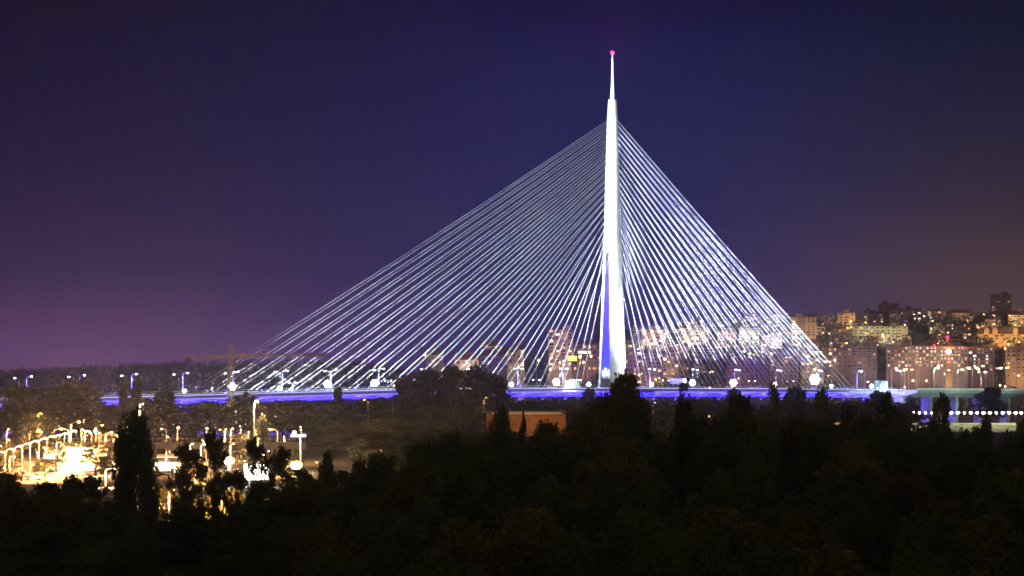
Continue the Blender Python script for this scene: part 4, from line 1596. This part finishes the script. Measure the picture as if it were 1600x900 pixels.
B(1528, 1612, 522, 536, 5250, "orange", "orange floodlit building with rounded dormers", .12, floors=3, bays=14, roof="dormers", glow=5, gcol=(1, .62, .24))
B(1386, 1452, 541, 574, 4720, "brown", "left half of the long apartment block with many lit windows", .42, floors=6, bays=16, glow=2, seed=2)
B(1453, 1512, 541, 574, 4725, "grey", "middle of the long apartment block behind the orange crane", .5, floors=6, bays=15, glow=2, seed=3)
B(1513, 1552, 543, 580, 4730, "dark", "dark end block with two bright full rows of windows", .35, floors=7, bays=9, glow=1, seed=5)
B(1554, 1572, 548, 590, 4760, "grey", "narrow grey block with lit sign between the dark end block and orange-brown one", .15, floors=7, bays=4)
B(1572, 1612, 546, 590, 4740, "orange", "orange-brown block at the frame's right edge", .12, floors=7, bays=7, glow=1)

rr = random.Random(77)
EX = []
for _ in range(900):
    u = rr.uniform(975, 1600)
    d = rr.uniform(4900, 6100)
    cx_ = (u - 800) * d / FPX
    yb_ = HOR - (th(cx_, d) - HC) * FPX / d
    w_ = rr.uniform(14, 30)
    h_ = rr.uniform(9, 19)
    if any(abs(u - q[0]) < (w_ + q[1]) / 2 + 2 and abs(yb_ - q[2]) < 9 for q in EX):
        continue
    EX.append((u, w_, yb_, d, h_))
    if len(EX) >= 46:
        break
for i, (u, w_, yb_, d, h_) in enumerate(sorted(EX)):
    B(u - w_ / 2, u + w_ / 2, yb_ - h_, yb_, d, rr.choice(("peach", "cream", "grey", "brown", "peach")), f"small apartment block on the dark slope between larger blocks, {ORD[i]} from the left",
      rr.uniform(.15, .4), floors=max(2, int(h_ / 4.2)), bays=max(3, int(w_ / 4)), roof=rr.choice(("flat", "flat", "gable")), glow=1 if rr.random() < .75 else 0, seed=i, depth=11)

# small street lights scattered on the hill
rr = random.Random(21)
hl = street_lamp_mesh(8, 1.2, 1.5, E_sod, pr_=.14)
hlf = [hl]
HL = [(820, 568, 4650), (806, 572, 4650), (838, 562, 4800), (855, 576, 4650), (903, 556, 4650), (912, 565, 4650), (874, 565, 4650), (928, 555, 4700), (700, 575, 4600), (668, 553, 5000),
      (1030, 592, 4600), (994, 585, 4600), (1034, 560, 4680), (1090, 528, 5200), (1070, 526, 5200), (1135, 528, 5200), (1196, 544, 5000), (1158, 548, 4900), (1168, 552, 4900), (1210, 552, 4800),
      (1262, 566, 4650), (1248, 536, 5150), (1268, 576, 4600), (1300, 562, 4700), (1318, 536, 5100), (1328, 512, 5250), (1330, 501, 5500),
      (1409, 577, 4600), (1420, 576, 4600), (1432, 594, 4560), (1452, 594, 4560), (1413, 604, 4480), (1567, 601, 4480), (1573, 603, 4480), (1511, 574, 4620), (1533, 580, 4600), (1540, 580, 4600), (1568, 543, 4700)]
for i, (u, y, d) in enumerate(sorted(HL + [(rr.uniform(1000, 1600), 0, rr.uniform(4650, 5900)) for _ in range(44)])):
    p = px(u, y, d)
    gz = th(p.x, d)
    if y == 0:
        p.z = gz + 9
    lab_ = (ORD[i] + ' from the left') if i < 50 else (ORD[len(HL) + 43 - i] + ' from the right')
    o = place(hl, hlf, (p.x, d, min(gz, p.z - 5)), rr.random() * 6.28, f"amber street light among the hillside buildings, {lab_}", "street lamp", "amber street lights among the hillside buildings", 1)
    hh = p.z - o.location.z
    o.scale = (1.15, 1.15, hh / 8)
    lamp("POINT", (p.x, d - 2, p.z - .5), 7e3 * rr.uniform(.6, 1.5), SOD, o, .4)

# yellow shop sign cluster and blue kiosk sign lights
sg = empty("yellow_sign_board", px(894, 560, 4620))
MB().box((0, 0, 0), (5.5, .3, 3.0)).build("board", emat("yellow_sign", (1, .75, .05), 2.2), sg)
MB().box((0, .3, -5), (.5, .5, 10)).build("post", M_dark, sg)
tag(sg, "glowing yellow sign board below the peach tower block", "sign")
sg = empty("blue_kiosk", px(1060, 600, 4180))
MB().box((0, 0, 1.6), (9, 3, 3)).build("wall", M_paint, sg)
for i, q in enumerate((-3.4, -1.8, -.2, 1.4)):
    MB().box((q, -1.56, 2.2), (1.2, .1, 1.2)).build("sign_panel", emat("blue_panel", (.12, .3, 1), 2.5), sg)
MB().box((3.4, -1.56, 1.9), (1.2, .1, 1.6)).build("window", E_warm, sg)
MB().box((0, 0, 3.3), (10, 4, .25)).build("roof", M_dark, sg)
tag(sg, "low kiosk with small blue panels behind the deck right of the pylon", "kiosk")

# ------------------------------------------------------------------ right: approach lamps
al = street_lamp_mesh(11, 1.8, 2.0, E_sod, pr_=.15)
alf = [al]
AL = [(1393, 575, 1), (1409, 578, -1), (1459, 575, 1), (1432, 577, -1), (1475, 578, 1), (1496, 577, 1), (1507, 575, 1), (1519, 575, 1), (1533, 581, 1), (1557, 575, 1), (1580, 574, -1)]
for i, (u, y, sd) in enumerate(AL):
    s = s_from_u(u, -16 if i % 2 else 16)
    tt = -16 if i % 2 else 16
    base = bp(s, tt, zdeck(s) - .05)
    if s > 590:
        base = bp(590, tt, zdeck(590))
    o = place(al, alf, base, 0 if sd > 0 else PI, f"amber lamp on the approach viaduct past the bridge's right end, {ORD[i]} from the left", "street lamp", "amber lamps on the approach viaduct", 1)
    hz_ = px(1, y, base.y).z - base.z
    o.scale = (1, 1, hz_ / 11)
    lamp("DOWN", (base.x + sd * 1.8, base.y - 1.0, base.z + hz_ - 1.2), 2.0e4, SODW, o, .4)
# greenish floods washing the approach girder
for u in (1400, 1460, 1530, 1600):
    s = s_from_u(u, 40)
    lamp("SPOT", bp(s, 44, 10), 2.6e4, (.62, 1, .85), None, .5, bp(s, 20, 19), 120, .6)
# embankment quay with its row of bright lamps
DQ = 3900
qy = MB()
q0, q1 = px(1395, 1, DQ).x, px(1680, 1, DQ).x
qy.box(((q0 + q1) / 2, DQ + 6, 3.9), (q1 - q0, 10, 1.2))
qs = MB().loft([[(q_, DQ + 1, 3.6), (q_, DQ + 12, 3.6), (q_, DQ + 12, -1), (q_, DQ - 16, -.5)] for q_ in (q0, q1)])
tag(qs.build("grass_embankment", mat("bank_grass", (.07, .08, .04), .95, scale=.4, var=.45)), kind="structure")
tag(qy.build("quay_wall", M_concrete), "long pale quay wall carrying the bright lamps at the right", "quay wall")
ql = empty("quay_lamp")
MB().tube((0, 0, 0), (0, 0, 4.2), .07, .06, 6).box((0, 0, .15), (.3, .3, .3)).build("pole", M_dark, ql)
hd = MB().tube((0, 0, 4.9), (0, 0, 5.1), .6, .15, 8).build("lamp_head", M_dark, ql)
MB().ball((0, 0, 4.6), .62, 8, 6, (1, 1, .8)).build("lens", emat("quay_lamp_glass", (1, .92, .70), 30, False), hd)
qf = [ql]
QL = [(1407, .7), (1417, .8), (1427, 1.3), (1437, .9), (1446, .7), (1456, .5), (1487, 1.1), (1497, 1.5), (1507, .8), (1517, 1.2), (1527, 1.2), (1537, 1.6), (1547, 1.3), (1557, .9), (1567, 1.3), (1577, 1.4), (1587, 1.3), (1596, 1.3)]
for i, (u, s_) in enumerate(QL):
    p = px(u, 645, DQ)
    o = place(ql, qf, (p.x, DQ + 1.5, 4.5), 0, f"bright low lamp on the quay wall, {ORD[i]} from the left", "quay lamp", "bright lamps along the quay", 1)
    o.scale = (s_, s_, (p.z - 4.5) / 4.6)
    lamp("DOWN", (p.x, DQ - 1.0, p.z + .2), 2.6e3 * s_, (1, .9, .62), o, .4)
# lit kiosk pillar behind the approach (yellow facade)
yk = empty("lit_facade_tower", px(1482, 607, 4560))
MB().box((0, 0, 4), (4.2, 4, 11.5)).build("wall", FAC["orange"], yk)
MB().box((0, 0, 9.9), (5, 5, .3)).build("roof", M_dark, yk)
tag(yk, "narrow yellow-lit facade behind the approach viaduct", "building")
lamp("POINT", px(1482, 604, 4550), 4e3, (1, .75, .25), None, .4)
